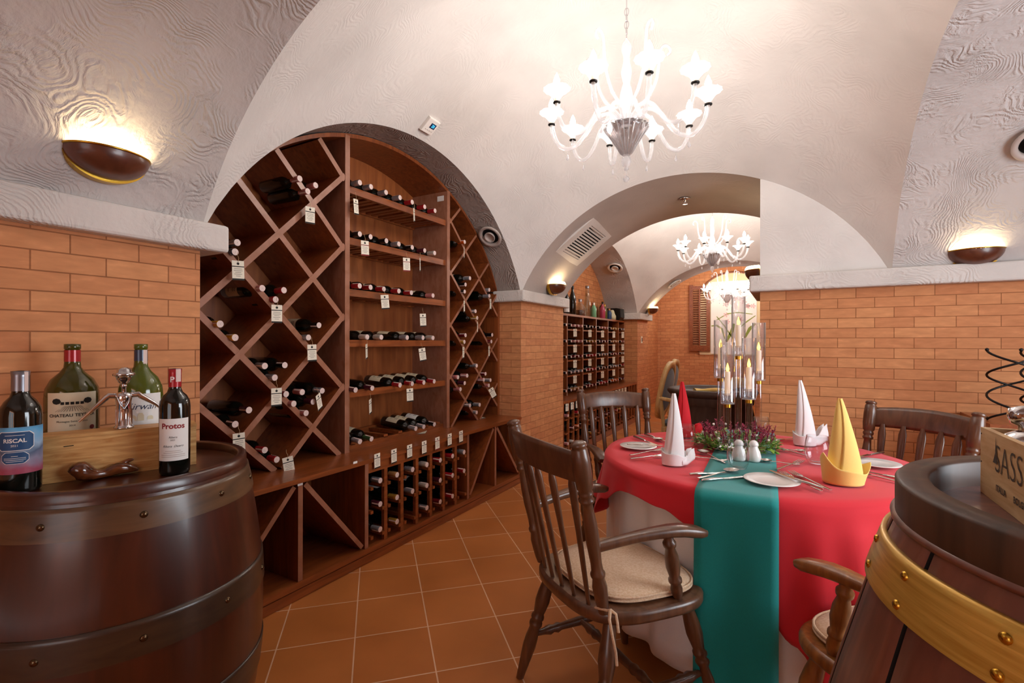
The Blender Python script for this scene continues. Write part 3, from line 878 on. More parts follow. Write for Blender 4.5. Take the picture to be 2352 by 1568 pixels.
# ---------------------------------------------------------------- bottles
_bm = {}
def bottle_meshes(style):
    if style in _bm: return _bm[style]
    if style == 'bordeaux':
        prof = [(.001, .004), (.02, .006), (.03, .0), (.036, .004), (.0375, .01), (.0375, .185), (.036, .2), (.029, .215), (.019, .226), (.0148, .24), (.0142, .298), (.001, .299)]
    elif style == 'burgundy':
        prof = [(.001, .004), (.03, .0), (.038, .004), (.041, .012), (.041, .14), (.037, .17), (.026, .205), (.0175, .23), (.0145, .25), (.0142, .298), (.001, .299)]
    mb = MB(); mb.lathe(prof, 20, None, 0, False, False)
    _bm[style] = mb
    return mb
_bmesh = {}
def bottle_mesh(style, glass):
    k = (style, glass)
    if k not in _bmesh: _bmesh[k] = bottle_meshes(style).mesh('glass_body', M[glass])
    return _bmesh[k]
_cap = {}
def cap_mesh(col):
    if col not in _cap:
        mb = MB(); mb.lathe([(.0155, .238), (.0158, .28), (.0168, .286), (.0168, .297), (.0155, .3)], 16, None, 0, False, False)
        mb.lathe([(.0158, .3002), (.001, .3008)], 16, None, 1, False, False)
        for a in (0.5, 0.5 + PI):       # paper tax strip over the top
            v = []
            for i in range(3):
                q = a + (i - 1) * .22
                for z in (.25, .3): v.append((.0171 * math.cos(q), .0171 * math.sin(q), z))
            mb.add(v, [(0, 2, 3, 1), (2, 4, 5, 3)], 1, True)
        _cap[col] = mb.mesh('capsule', [CAPS[col], M['stamp']])
    return _cap[col]
_lab = {}
def label_mesh(col):
    if col not in _lab:
        mb = MB()
        def fn(u, v):
            a = (u - .5) * 2.6
            return (.0379 * math.cos(a), .0379 * math.sin(a), .05 + .1 * v)
        mb.grid(fn, 10, 1)
        for z in (.125, .112, .075):
            mb.grid(lambda u, v: (.0381 * math.cos((u - .5) * 1.1), .0381 * math.sin((u - .5) * 1.1), z + .004 * v), 6, 1, 1)
        _lab[col] = mb.mesh('front_label', [M[col], M['ink']])
    return _lab[col]
ROTX = Euler((0, PI / 2, 0))
def lying(tip, cap, label, group, style='bordeaux', glass='black_glass', lab=None, spin=0, pitch=0, name='wine_bottle', simple=False):
    """bottle lying on its side, neck towards +x; tip = end of the neck"""
    t = thing(name, label, 'wine bottle', (0, 0, 0), 0, group)
    m = Matrix.Rotation(pitch, 4, 'Y') @ Matrix.Rotation(PI / 2, 4, 'Y') @ Matrix.Rotation(spin, 4, 'Z')
    t.rotation_euler = m.to_euler()
    t.location = Vector(tip) - (m @ Vector((0, 0, .30)))
    link('glass_body', bottle_mesh(style, glass), t)
    link('capsule', cap_mesh(cap), t)
    if lab: link('front_label', label_mesh(lab), t)
    return t
_tagm = None
def tag_meshes():
    global _tagm
    if _tagm is None:
        w_, h_ = .06, .105
        mats = []
        for band in ('ink', 'redink'):
            mb = MB()
            mb.prism([(-w_ / 2, -h_), (w_ / 2, -h_), (w_ / 2, 0), (-w_ / 2, 0)], -.0006, .0006)
            def bar(x0, x1, y0, y1, mi): mb.add([(x0, y0, .001), (x1, y0, .001), (x1, y1, .001), (x0, y1, .001)], [(0, 1, 2, 3)], mi, False)
            bar(-w_ / 2, w_ / 2, -.034, -.029, 1); bar(-w_ / 2, w_ / 2, -h_, -h_ + .009, 1)
            for i, (a, b) in enumerate(((-.02, .02), (-.022, .022), (-.015, .015), (-.02, .019), (-.012, .012))): bar(a, b, -.045 - i * .0095, -.0432 - i * .0095, 2)
            n = 10; mb.add([(.007 * math.cos(2 * PI * k / n), -.016 + .007 * math.sin(2 * PI * k / n), .0011) for k in range(n)], [tuple(range(n))], 2, False)
            mats.append(mb.mesh('card', [M['tag'], M[band], M['ink']]))
        st = MB(); st.tube([(0, -.008, .001), (.004, .012, .004), (-.003, .03, .004), (0, .045, 0)], .0011, 5); sm = st.mesh('string', M['string'])
        _tagm = (mats, sm)
    return _tagm
TAGROT = Matrix(((0, 0, 1), (1, 0, 0), (0, 1, 0))).to_4x4()   # card faces +x, card x along +y
def price_tag(top, label, group, red=False, turn=0, swing=0, string=True, scale=1.0, lean=0):
    mats, sm = tag_meshes()
    t = thing('price_tag', label, 'price tag', top, 0, group)
    t.rotation_euler = (Matrix.Rotation(turn, 4, 'Z') @ TAGROT @ Matrix.Rotation(swing, 4, 'Z') @ Matrix.Rotation(lean, 4, 'X')).to_euler()
    t.scale = (scale,) * 3
    link('card', mats[1 if red else 0], t)
    if string: link('string', sm, t)
    return t
def z1(x, y): return 440 + x / 2.614, 260 + y / 2.614
def z2(x, y): return 440 + x / 2.614, 800 + y / 2.614
def z6(x, y): return 780 + x / 6.819, 820 + y / 6.819
CW = dict(red='red-capped', dark_red='dark red capped', purple='purple-capped', pink='pink-capped', silver='silver-capped', black='black-capped', white='white-capped',
          gold='gold-capped', yellow='yellow-capped', orange='orange-capped', green='green-capped', blue='blue-capped', tan='tan-capped')
# rows of the middle bay: (caps with pixel of the neck end), label style
rows = [
    ('top', SHZ[0], [(930, 410, 'silver'), (990, 433, 'silver'), (1078, 473, 'silver'), (1168, 508, 'silver'), (1252, 543, 'silver'), (1325, 563, 'red'), (1400, 595, 'red'), (1462, 618, 'red')], None),
    ('second', SHZ[1], [(935, 722, 'black'), (992, 740, 'black'), (1075, 768, 'black'), (1170, 790, 'black'), (1245, 808, 'silver'), (1325, 830, 'black'), (1400, 850, 'purple'), (1460, 866, 'white')], None),
    ('third', SHZ[2], [(980, 1048, 'red'), (1075, 1060, 'red'), (1155, 1077, 'red'), (1245, 1087, 'red'), (1320, 1097, 'red'), (1450, 1113, 'pink')], 'label_cream'),
    ('fourth', SHZ[3], [(1055, 1352, 'white'), (1140, 1357, 'white'), (1295, 1352, 'silver'), (1390, 1352, 'silver'), (1450, 1357, 'white')], 'label_cream'),
]
for nm, z, lst, lab in rows:
    for i, (px, py, cap) in enumerate(lst):
        p = onX(*z1(px, py), XF + .045)
        lying((XF + .045, max(p.y, YA1 + .04), z + .024 + .036), cap, '%s wine bottle lying %s from the left on the %s shelf of the arched rack' % (CW[cap], ORD[i], nm), 'bottles on the %s middle shelf' % nm, lab=lab, spin=PI + rng.uniform(-.4, .4), pitch=.03)
for i, (px, py, cap, lab) in enumerate([(985, 247, 'purple', None), (1085, 236, 'purple', None), (1252, 225, 'red', 'label_cream'), (1325, 213, 'red', 'label_cream'), (1395, 206, 'red', 'label_cream'), (1457, 198, 'red', 'label_cream')]):
    p = onX(*z2(px, py), XF + .045)
    lying((XF + .045, p.y, SHZ[4] + .05), cap, '%s wine bottle lying %s from the left on the fifth shelf of the arched rack' % (CW[cap], ORD[i]), 'bottles on the fifth middle shelf', lab=lab, spin=PI + rng.uniform(-.2, .2), pitch=.07)
for i, (px, py, cap, lab) in enumerate([(500, 1275, 'green', 'label_cream'), (225, 1310, 'silver', 'label_white'), (1195, 1140, 'silver', 'label_cream'), (1320, 1075, 'silver', 'label_cream'), (1485, 1040, 'black', 'label_white')]):
    p = onX(*z6(px, py), XF + .05)
    lying((XF + .05, max(p.y, YA1 + .04), ZT + .062), cap, '%s wine bottle lying on the rack counter in the bottom cradle, %s from the left' % (CW[cap], ORD[(1, 0, 2, 3, 4)[i]]), 'bottles in the bottom cradle', lab=lab, spin=PI + rng.uniform(-.2, .2), pitch=.1)
# bottles in the diamond cells: (cell name, zoom frame, list of neck ends)
cells = [
    ('uppermost filled left cell', z1, [(650, 392, 'pink'), (745, 432, 'pink'), (698, 468, 'pink')]),
    ('left cell beside the plaster ledge', z1, [(275, 776, 'silver'), (262, 832, 'blue')]),
    ('left cell under the wide crossing', z1, [(425, 1050, 'pink'), (555, 1062, 'red'), (505, 1118, 'red')]),
    ('leftmost cell beside the brick', z1, [(172, 1265, 'yellow'), (262, 1346, 'yellow')]),
    ('cell beside the left upright at mid height', z1, [(765, 1272, 'black'), (702, 1346, 'silver')]),
    ('mid-height left cell with dark necks', z2, [(440, 105, 'silver'), (560, 100, 'black'), (500, 175, 'silver')]),
    ('fullest left cell', z2, [(568, 274, 'dark_red'), (665, 262, 'pink'), (785, 254, 'silver'), (614, 332, 'pink'), (730, 320, 'purple'), (688, 388, 'pink')]),
    ('low left cell above the barrel', z2, [(345, 370, 'purple'), (262, 455, 'black')]),
    ('lowest left cell on the counter', z2, [(440, 610, 'red'), (512, 667, 'red')]),
    ('topmost filled right cell', z1, [(1640, 772, 'orange')]),
    ('upper right cell beside the upright', z1, [(1672, 990, 'silver'), (1645, 1028, 'black'), (1640, 1070, 'black')]),
    ('upper right cell beside the side panel', z1, [(1788, 1060, 'silver'), (1788, 1096, 'silver')]),
    ('centre right cell', z1, [(1705, 1188, 'silver'), (1715, 1228, 'gold')]),
    ('mid right cell beside the upright', z1, [(1645, 1332, 'dark_red'), (1638, 1372, 'gold')]),
    ('mid right cell beside the side panel', z1, [(1805, 1330, 'black'), (1800, 1370, 'dark_red')]),
    ('lower centre right cell', z2, [(1712, 103, 'silver')]),
    ('crowded lower right cell', z2, [(1655, 163, 'pink'), (1600, 173, 'pink'), (1640, 208, 'purple'), (1615, 245, 'pink')]),
    ('lower right cell beside the side panel', z2, [(1765, 152, 'dark_red'), (1795, 190, 'silver'), (1755, 188, 'pink'), (1785, 222, 'pink')]),
    ('lowest right cell on the counter', z2, [(1730, 338, 'silver'), (1672, 342, 'silver'), (1712, 384, 'silver')]),
]
for cname, zf, lst in cells:
    order = sorted(range(len(lst)), key=lambda i: lst[i][1])
    for i, (px, py, cap) in enumerate(lst):
        p = onX(*zf(px, py), XF + .03)
        k = order.index(i)
        pos = ['highest', 'second highest', 'third highest', 'fourth highest', 'fifth highest', 'lowest'][k] if len(lst) > 2 else (['upper', 'lower'][k] if len(lst) == 2 else 'only')
        lying((XF + .03, p.y, p.z), cap, '%s wine bottle, %s in the %s' % (CW[cap], pos, cname), 'bottles in the ' + cname, lab='label_cream' if i % 3 == 0 else None, spin=rng.uniform(0, 6), pitch=rng.uniform(-.02, .03))
# lower grid bottles
def z5(x, y): return 840 + x / 5.227, 960 + y / 5.227
gb = [(245, 780, 'silver', 0), (250, 1090, 'purple', 0), (95, 1375, 'silver', 0), (365, 670, 'tan', 1), (350, 975, 'gold', 1), (410, 1290, 'gold', 1), (535, 620, 'silver', 2), (535, 915, 'silver', 2),
      (820, 570, 'white', 3), (825, 852, 'white', 3), (830, 1130, 'silver', 3), (870, 490, 'red', 4), (880, 760, 'purple', 4), (880, 1025, 'dark_red', 4), (1018, 435, 'red', 5), (1005, 685, 'red', 5), (985, 938, 'red', 5),
      (1130, 385, 'silver', 6), (1150, 630, 'red', 6)]
for px, py, cap, col in gb:
    p = onX(*z5(px, py), .022)
    r_ = min(range(3), key=lambda k: abs(GZ[k] + .05 - p.z))
    yc = (GY[col] + GY[col + 1]) / 2
    lying((.022, yc, GZ[r_] + .018 + .03), cap, '%s wine bottle, %s column of the lower grid, %s row' % (CW[cap], ORD[col], ['top', 'middle', 'bottom'][r_]), 'bottles in the lower grid', spin=rng.uniform(0, 6), lab='label_white' if col % 2 else None)
# price tags
tags = [  # frame, x, y(top of card), where, red, turn, swing
    (z1, 712, 562, 'below the uppermost filled diamond cell on the left', 0, .1, 0), (z1, 278, 885, 'on the lattice beside the plaster ledge end', 0, .1, .03), (z1, 512, 1150, 'at the lattice crossing left of mid height', 0, .1, 0),
    (z1, 722, 1388, 'at the crossing beside the left upright', 0, 0, .03), (z2, 510, 238, 'at the low left lattice crossing', 0, .05, 0), (z2, 758, 275, 'tilted in the fullest left cell', 0, .7, .35),
    (z2, 283, 508, 'at the crossing just above the left barrel rim', 0, .1, .03), (z2, 575, 652, 'lying askew on the counter by the lattice foot', 0, .2, .15),
    (z1, 985, 515, 'under the left end of the top shelf', 0, .5, .12), (z1, 1335, 570, 'under the right of the top shelf', 0, .9, .2), (z1, 1040, 765, 'with red bands under the left of the second shelf', 1, .1, .04),
    (z1, 1290, 868, 'with red bands under the right of the second shelf', 1, .2, .04), (z1, 1372, 870, 'turned edgewise under the right of the second shelf', 0, 1.0, .1),
    (z1, 1158, 1090, 'under the middle of the third shelf', 0, .3, .1), (z1, 1388, 1203, 'below the right end of the third shelf', 0, .1, .06), (z1, 1050, 1385, 'turned edgewise under the fourth shelf', 0, 1.0, .1),
    (z1, 1382, 1410, 'below the right end of the fourth shelf', 0, .2, .15), (z2, 1072, 305, 'curled below the left of the fifth shelf', 0, .9, .12), (z2, 1310, 240, 'under the red capped bottles of the fifth shelf', 0, .1, .04),
    (z1, 1636, 800, 'under the orange capped bottle', 0, .9, .2), (z1, 1637, 1125, 'at the upper right lattice crossing by the upright', 0, .7, .06), (z1, 1795, 1115, 'at the right lattice crossing by the ledge', 0, .5, .03),
    (z1, 1717, 1250, 'at the centre crossing of the right lattice', 0, .8, .05), (z1, 1632, 1402, 'at the mid right crossing by the upright', 0, .6, .02), (z1, 1786, 1398, 'at the mid right crossing by the side panel', 0, .6, .02),
    (z2, 1795, 240, 'hanging askew on the lower right lattice', 0, .3, .5),
]
for zf, px, py, where, red, turn, swing in tags:
    p = onX(*zf(px, py), XF + .05)
    price_tag((XF + .05, p.y, p.z), 'cream price tag ' + where, 'price tags on the arched rack', bool(red), (-turn - .15 if turn < .5 else turn * .6), swing, scale=.86)
for i, (px, py) in enumerate([(137, 425), (338, 372), (526, 318), (701, 275), (860, 228), (1007, 187), (1143, 153)]):
    p = onX(*z5(px, py), .016)
    price_tag((.016, p.y, p.z), 'white price tag on the counter edge above the lower grid, %s from the left' % ORD[i], 'price tags along the counter edge', i == 4, .05, .03, False, .8)
for nm, px, py, wh in (('a', 300, 1340, 'beside the leftmost bottle in the bottom cradle'), ('b', 1380, 1165, 'below the silver capped bottles in the bottom cradle')):
    p = onZ(*z6(px, py), ZT + .004)
    t = price_tag((p.x - .04, p.y, ZT + .006), 'cream price tag lying on the counter ' + wh, 'price tags lying on the counter', False, 0, 0, False, .9)
    t.rotation_euler = (R_(2), R_(-3), R_(60 if nm == 'a' else 30))
p = onZ(*z2(1725, 412), ZT + .004)
t = price_tag((p.x - .03, p.y, ZT + .006), 'cream price tag lying on the counter at the foot of the right lattice', 'price tags lying on the counter', False, 0, 0, False, .9)
t.rotation_euler = (R_(2), R_(-2), R_(75))
# ---------------------------------------------------------------- barrels
def interp(tab, z):
    for (a, ra), (b, rb) in zip(tab, tab[1:]):
        if a <= z <= b:
            t = (z - a) / (b - a); return ra + (rb - ra) * t
    return tab[0][1] if z < tab[0][0] else tab[-1][1]
def smooth_tab(tab, n=28):
    z0, z1_ = tab[0][0], tab[-1][0]
    zs = [z0 + (z1_ - z0) * i / n for i in range(n + 1)]
    rs = [interp(tab, z) for z in zs]
    for _ in range(2): rs = [rs[0]] + [(rs[i - 1] + 2 * rs[i] + rs[i + 1]) / 4 for i in range(1, n)] + [rs[-1]]
    return list(zip(zs, rs))
def barrel(name, label, loc, tab, top, rim_w, head_z, ns, gap, mats, hoops, phase=0):
    t = thing(name, label, 'barrel', loc)
    st = smooth_tab(tab)
    mb = MB(); seg = ns * 6
    v = []; f = []; mi = []
    for z, r in st:
        for k in range(seg):
            s_ = k % 6
            rr = r - (gap if s_ == 0 else 0)
            a = phase + 2 * PI * (k // 6) / ns + (2 * PI / ns) * [0, .025, .2, .5, .8, .975][s_]
            v.append((rr * math.cos(a), rr * math.sin(a), z))
    for i in range(len(st) - 1):
        for k in range(seg):
            k2 = (k + 1) % seg
            mb.f.append((i * seg + k, i * seg + k2, (i + 1) * seg + k2, (i + 1) * seg + k)); mb.sm.append(True)
            mb.mi.append(1 if (gap > .002 and k % 6 in (0, 5)) else 0)
    mb.v = v
    mb.build('staves', [M[mats[0]], M['gap']], t)
    r0 = st[-1][1]; zt = st[-1][0]
    rm = MB(); rm.lathe([(r0 - rim_w, head_z - .02)] + [(r0 - rim_w, top - .004), (r0 - rim_w + .004, top), (r0 - .005, top), (r0, top - .005), (r0, zt - .002)], 96, None, 0, False, False)
    rm.build('rim', M[mats[1]], t)
    h = MB(); h.lathe([(.001, head_z), (r0 - rim_w + .002, head_z)], 64, None, 0, False, False); h.build('head', M[mats[2]], t)
    for z0, z1_, m_, off in hoops:
        n = 6; out = [(interp(st, z0 + (z1_ - z0) * i / n) + off, z0 + (z1_ - z0) * i / n) for i in range(n + 1)]
        inn = [(r - off - .002, z) for r, z in reversed(out)]
        hb = MB(); hb.lathe(out + inn + [out[0]], 96, None, 0, False, False)
        hb.build('hoop', M[m_], t)
    return t, st
def rivets(t, st, pts, mat, r=.008, off=.004):
    for a, z in pts:
        rr = interp(st, z) + off
        mb = MB(); mb.lathe([(r, 0), (r * .92, r * .35), (r * .6, r * .62), (.0005, r * .72)], 12, None, 0, False, False)
        q = Vector((math.cos(a), math.sin(a), 0)).to_track_quat('Z', 'Y')
        o = mb.build('rivet', M[mat], t); o.rotation_mode = 'QUATERNION'; o.rotation_quaternion = q; o.location = (rr * math.cos(a), rr * math.sin(a), z)
def bang(c, px, py, z):           # angle on the barrel of a rivet seen at a pixel, from its height
    d = ray(px, py); t = (z - CAM.z) / d.z; p = CAM + d * t
    return math.atan2(p.y - c[1], p.x - c[0])
LB = (.372, .688)
TABL = [(0, .303), (.15, .336), (.3, .354), (.44, .359), (.58, .354), (.69, .341), (.8, .324), (.87, .309)]
lb, lst_ = barrel('wine_barrel', 'dark brown varnished wine barrel carrying bottles and a wooden box', (LB[0], LB[1], 0), TABL, .898, .026, .872, 24, 0, ('barrel', 'barrel', 'barrel'),
            [(.79, .862, 'hoop', .004), (.50, .585, 'hoop_dark', .004), (.245, .325, 'hoop_dark', .004), (.03, .1, 'hoop_dark', .004)])
rivets(lb, lst_, [(bang(LB, x, y, z), z) for x, y, z in ((130, 1194, .825), (322, 1167, .825), (472, 1130, .825), (549, 1096, .825), (92, 1510, .54), (327, 1455, .54), (509, 1375, .54), (591, 1304, .54))] + [(R_(15), .285), (R_(-25), .285)], 'rivet', .0085, .0035)
RB = (2.513, .897)
TABR = [(0, .33), (.12, .385), (.3, .422), (.5, .43), (.65, .411), (.72, .397), (.8, .374), (.91, .345), (.962, .329), (.993, .317)]
rb, rst = barrel('wine_barrel', 'red-brown stave barrel with a wide gold hoop in the right foreground', (RB[0], RB[1], 0), TABR, 1.05, .042, 1.008, 15, .012, ('barrel_red', 'barrel_rim', 'barrel_red'),
          [(.90, .966, 'gold', .007), (.14, .21, 'gold', .006)], R_(8))
lip = MB(); lip.lathe([(.312, .992), (.322, .990), (.323, .996), (.313, 1.0)], 96, None, 0, False, False); lip.build('lip', M['barrel_red'], rb)
rivets(rb, rst, [(bang(RB, x, y, z), z) for x, y, z in ((2021, 1238, .95), (2095, 1325, .948), (2343, 1462, .948), (1996, 1295, .915), (2073, 1390, .912), (2318, 1547, .912))], 'brass', .0065, .0065)

# ---------------------------------------------------------------- things on the left barrel
HZ = .8725
def label_patch(r, a0, a1, z0, z1_, mat, parent, name, n=14, off=.0004):
    mb = MB(); mb.grid(lambda u, v: ((r + off) * math.cos(a0 + (a1 - a0) * u), (r + off) * math.sin(a0 + (a1 - a0) * u), z0 + (z1_ - z0) * v), n, 1)
    return mb.build(name, mat, parent)
def wrap_text(txt, size, r, z, mat, parent, name='lettering', a=0, shear=0, off=.0009, bold=0, space=1):
    v, f = text2d(txt, size, shear=shear, bold=bold, space=space)
    mb = MB(); mb.add([((r + off) * math.cos(a + x / r), (r + off) * math.sin(a + x / r), z + y) for x, y, _ in v], f, 0, False)
    o = mb.build(name, mat, parent); return o
def standing(name, label, loc, prof, glass, face, cap, capz, ring=None):
    """upright bottle; +x of the bottle looks along face"""
    t = thing(name, label, 'wine bottle', loc, math.atan2(face[1], face[0]))
    mb = MB(); mb.lathe(prof, 40, None, 0, False, False); mb.build('glass_body', M[glass], t)
    h = prof[-2][1]
    mb = MB(); mb.lathe([(interp([(z, r) for r, z in prof], capz) + .0009, capz), (interp([(z, r) for r, z in prof], h - .015) + .0012, h - .014), (interp([(z, r) for r, z in prof], h - .006) + .001, h - .0005), (.001, h + .001)], 30, None, 0, False, False)
    mb.build('capsule', cap, t); return t
def to_cam(p): d = Vector((CAM.x - p[0], CAM.y - p[1])); return (d.x, d.y)
# dark bottle with the red capsule, white label
pb = (.524, .744)
fc = to_cam(pb); fc = (fc[0] * 1 + .12 * fc[1], fc[1] - .12 * fc[0])
prof = [(.001, .004), (.025, .006), (.033, 0), (.0365, .004), (.0375, .012), (.038, .19), (.036, .207), (.029, .222), (.019, .232), (.0152, .243), (.0148, .285), (.016, .287), (.016, .299), (.001, .3)]
t = standing('wine_bottle', 'dark red wine bottle with a white label and red capsule at the box corner', (pb[0], pb[1], HZ), prof, 'black_glass', fc, CAPS['red'], .247)
lb_ = label_patch(.038, -1.1, 1.1, .042, .16, M['label_white'], t, 'front_label')
wrap_text('Protos', .021, .038, .139, pm('label_red', '#8e1b22', .6), lb_, bold=.0006)
wrap_text('Ribera', .0075, .038, .108, M['ink'], lb_, shear=.3); wrap_text('2021', .006, .038, .1, M['ink'], lb_)
wrap_text('Ribera  Duero', .0085, .038, .083, M['ink'], lb_, shear=.4)
for i, z in enumerate((.069, .064, .058, .053)):
    mb = MB(); w_ = (.5, .62, .8, .8)[i]; mb.grid(lambda u, v: (.0386 * math.cos((u - .5) * w_ * 2), .0386 * math.sin((u - .5) * w_ * 2), z + .0014 * v), 10, 1); mb.build('lettering', M['grey_metal'], lb_)
wrap_text('P', .022, .0158, .268, M['label_white'], t, 'capsule_letter', -.3, bold=.0004)
label_patch(.0165, .25, 1.1, .262, .299, M['stamp'], t, 'tax_stamp', 6)
# dark bottle with the blue label at the photo's left edge
rb_ = (.371, .462); fc = to_cam(rb_); fc = (fc[0] - .1 * fc[1], fc[1] + .1 * fc[0])
prof2 = [(.001, .004), (.025, .006), (.035, 0), (.0395, .004), (.0405, .012), (.041, .19), (.038, .21), (.03, .226), (.02, .238), (.0165, .25), (.016, .288), (.0172, .29), (.0172, .302), (.001, .303)]
m, nt, p_, o_ = new_mat('sunset_label')
tc = coords(nt, (1, 1, 1), 'Object'); sep = nd(nt, 'ShaderNodeSeparateXYZ'); nt.links.new(tc, sep.inputs[0])
nz = nd(nt, 'ShaderNodeTexNoise'); nz.inputs['Scale'].default_value = 26; nt.links.new(tc, nz.inputs['Vector'])
ma = nd(nt, 'ShaderNodeMath', operation='MULTIPLY_ADD'); ma.inputs[1].default_value = .05; nt.links.new(nz.outputs['Fac'], ma.inputs[0]); nt.links.new(sep.outputs['Z'], ma.inputs[2])
mr = nd(nt, 'ShaderNodeMapRange'); mr.inputs[1].default_value = .08; mr.inputs[2].default_value = .2; nt.links.new(ma.outputs[0], mr.inputs[0])
rp_ = ramp(nt, [(0, lin('#a34760')), (.22, lin('#8f8aa4')), (.42, lin('#4f5f7d')), (.62, lin('#9db9d6')), (.85, lin('#58a8d8')), (1, lin('#5f6f8c'))]); nt.links.new(mr.outputs[0], rp_.inputs[0]); nt.links.new(rp_.outputs[0], p_.inputs[0]); p_.inputs['Roughness'].default_value = .5
M['label_sunset'] = m
t = standing('wine_bottle', 'dark bottle with a blue sunset label and silver capsule at the left edge', (rb_[0], rb_[1], HZ), prof2, 'black_glass', fc, M['pewter'], .252)
lb_ = label_patch(.041, -1.35, 1.35, .05, .165, M['label_sunset'], t, 'front_label')
nv = pm('navy_label', '#1f4a78', .5)
def octa(w_, h_, c_): return [(-w_, -h_ + c_), (-w_ + c_, -h_), (w_ - c_, -h_), (w_, -h_ + c_), (w_, h_ - c_), (w_ - c_, h_), (-w_ + c_, h_), (-w_, h_ - c_)]
for (w_, h_, zc, m_, off) in ((.036, .0235, .131, M['label_white'], .0007), (.0345, .022, .131, nv, .0009), (.026, .0145, .090, M['label_white'], .0007), (.025, .0137, .090, nv, .0009)):
    ol = octa(w_, h_, .008)
    mb = MB(); nn = 16; v = []; f = []
    for i in range(nn + 1):
        x = -w_ + 2 * w_ * i / nn; hh = h_ - max(0, abs(x) - (w_ - .008))
        for s_ in (-1, 1): v.append(((.041 + off) * math.cos(x / .041 - .35), (.041 + off) * math.sin(x / .041 - .35), zc + s_ * hh))
    f = [(2 * i, 2 * i + 2, 2 * i + 3, 2 * i + 1) for i in range(nn)]
    mb.add(v, f, 0, True); mb.build('label_panel', m_, lb_)
wrap_text('RISCAL', .0135, .041, .132, M['label_white'], lb_, a=-.35, off=.0012, bold=.0003)
wrap_text('2021', .007, .041, .12, M['label_white'], lb_, a=-.35, off=.0012)
for z, w_ in ((.145, .018), (.094, .006), (.089, .02), (.085, .02), (.081, .016)):
    mb = MB(); mb.grid(lambda u, v: (.0422 * math.cos((u - .5) * 2 * w_ / .041 - .35), .0422 * math.sin((u - .5) * 2 * w_ / .041 - .35), z + .001 * v), 8, 1); mb.build('lettering', M['label_white'], lb_)
label_patch(.0176, .3, .8, .25, .302, M['stamp'], t, 'tax_stamp', 6)
# two large bottles behind the box
big = [(.001, .004), (.045, .008), (.056, 0), (.062, .006), (.0635, .018), (.064, .205), (.061, .235), (.049, .262), (.03, .282), (.0205, .297), (.0185, .318), (.0178, .352), (.0198, .354), (.0198, .368), (.001, .369)]
cb = (.152, .638); fc = to_cam(cb)
def big_bottle(label, pos, glass, cap, sc_):
    t = thing('wine_bottle', label, 'wine bottle', (pos[0], pos[1], HZ), math.atan2(fc[1], fc[0]))
    mb = MB(); mb.lathe([(r * sc_, z) for r, z in big], 40, None, 0, False, False); mb.build('glass_body', M[glass], t)
    mb = MB(); mb.lathe([(.0195 * sc_, .315), (.0192 * sc_, .35)], 30, None, 0, False, False); mb.build('capsule', cap, t)
    return t
t = big_bottle('large olive glass bottle with a cream chateau label and red neck band', cb, 'green_glass', CAPS['red'], 1.02)
lb_ = label_patch(.0655, -.95, .95, .085, .225, M['label_cream'], t, 'front_label')
wrap_text('CHATEAU TEYSSIER', .0125, .0655, .158, M['ink'], lb_, bold=.0002, off=.0012)
wrap_text('Montagne Saint-Emilion', .0075, .0655, .14, M['ink'], lb_, off=.0012); wrap_text('2014', .007, .0655, .128, M['ink'], lb_, off=.0012)
eng = MB()                                                   # engraving of a vineyard with trees and a house
def ew(x, z): return ((.0655 + .0012) * math.cos(x / .0655), (.0655 + .0012) * math.sin(x / .0655), z)
for x0 in (-.036, .036):
    eng.add([ew(x0 + .011 * math.cos(k * .7854), .2 + .009 * math.sin(k * .7854)) for k in range(8)], [tuple(range(8))], 0, False)
eng.add([ew(-.03, .199), ew(.03, .199), ew(.03, .2015), ew(-.03, .2015)], [(0, 1, 2, 3)], 0, False)
for k in range(-2, 3): eng.add([ew(k * .011 - .004, .19), ew(k * .011 + .004, .19), ew(k * .011 + .004, .198), ew(k * .011 - .004, .198)], [(0, 1, 2, 3)], 0, False)
for k in range(-6, 7): eng.add([ew(k * .0028, .186), ew(k * .0028 + .001, .186), ew(k * .0065 + .001, .17), ew(k * .0065, .17)], [(0, 1, 2, 3)], 0, False)
eng.build('engraving', M['ink'], lb_)
mb = MB(); mb.add([ew(.048 + .007 * math.cos(k * .6283), .118 + .007 * math.sin(k * .6283)) for k in range(10)], [tuple(range(10))], 0, False); mb.build('seal', pm('seal_red', '#8c3a3a', .6), lb_)
kb = (.262, .772); fc = to_cam(kb)
t = big_bottle('large green glass bottle with a white script label and slate capsule', kb, 'lime_glass', CAPS['blue'], .92)
lb_ = label_patch(.059, -1.0, 1.0, .09, .215, M['label_white'], t, 'front_label')
wrap_text('Kirwan', .028, .059, .175, pm('blue_ink', '#39415a', .6), lb_, shear=.35, off=.001)
for x, z, w_, h_ in ((-.022, .138, .012, .012), (0, .14, .008, .016), (.024, .138, .008, .008)):
    mb = MB(); mb.add([(.0602 * math.cos((x + a * w_) / .059), .0602 * math.sin((x + a * w_) / .059), z + b_ * h_) for a, b_ in ((-1, -.5), (1, -.5), (1, .5), (.5, 1), (-.5, 1), (-1, .5))], [tuple(range(6))], 0, False); mb.build('engraving', M['label_cream'], lb_)
wrap_text('Margaux', .009, .059, .112, M['grey_metal'], lb_, off=.001)
label_patch(.0192 * .92, .35, 1.1, .3, .35, M['stamp'], t, 'tax_stamp', 6)
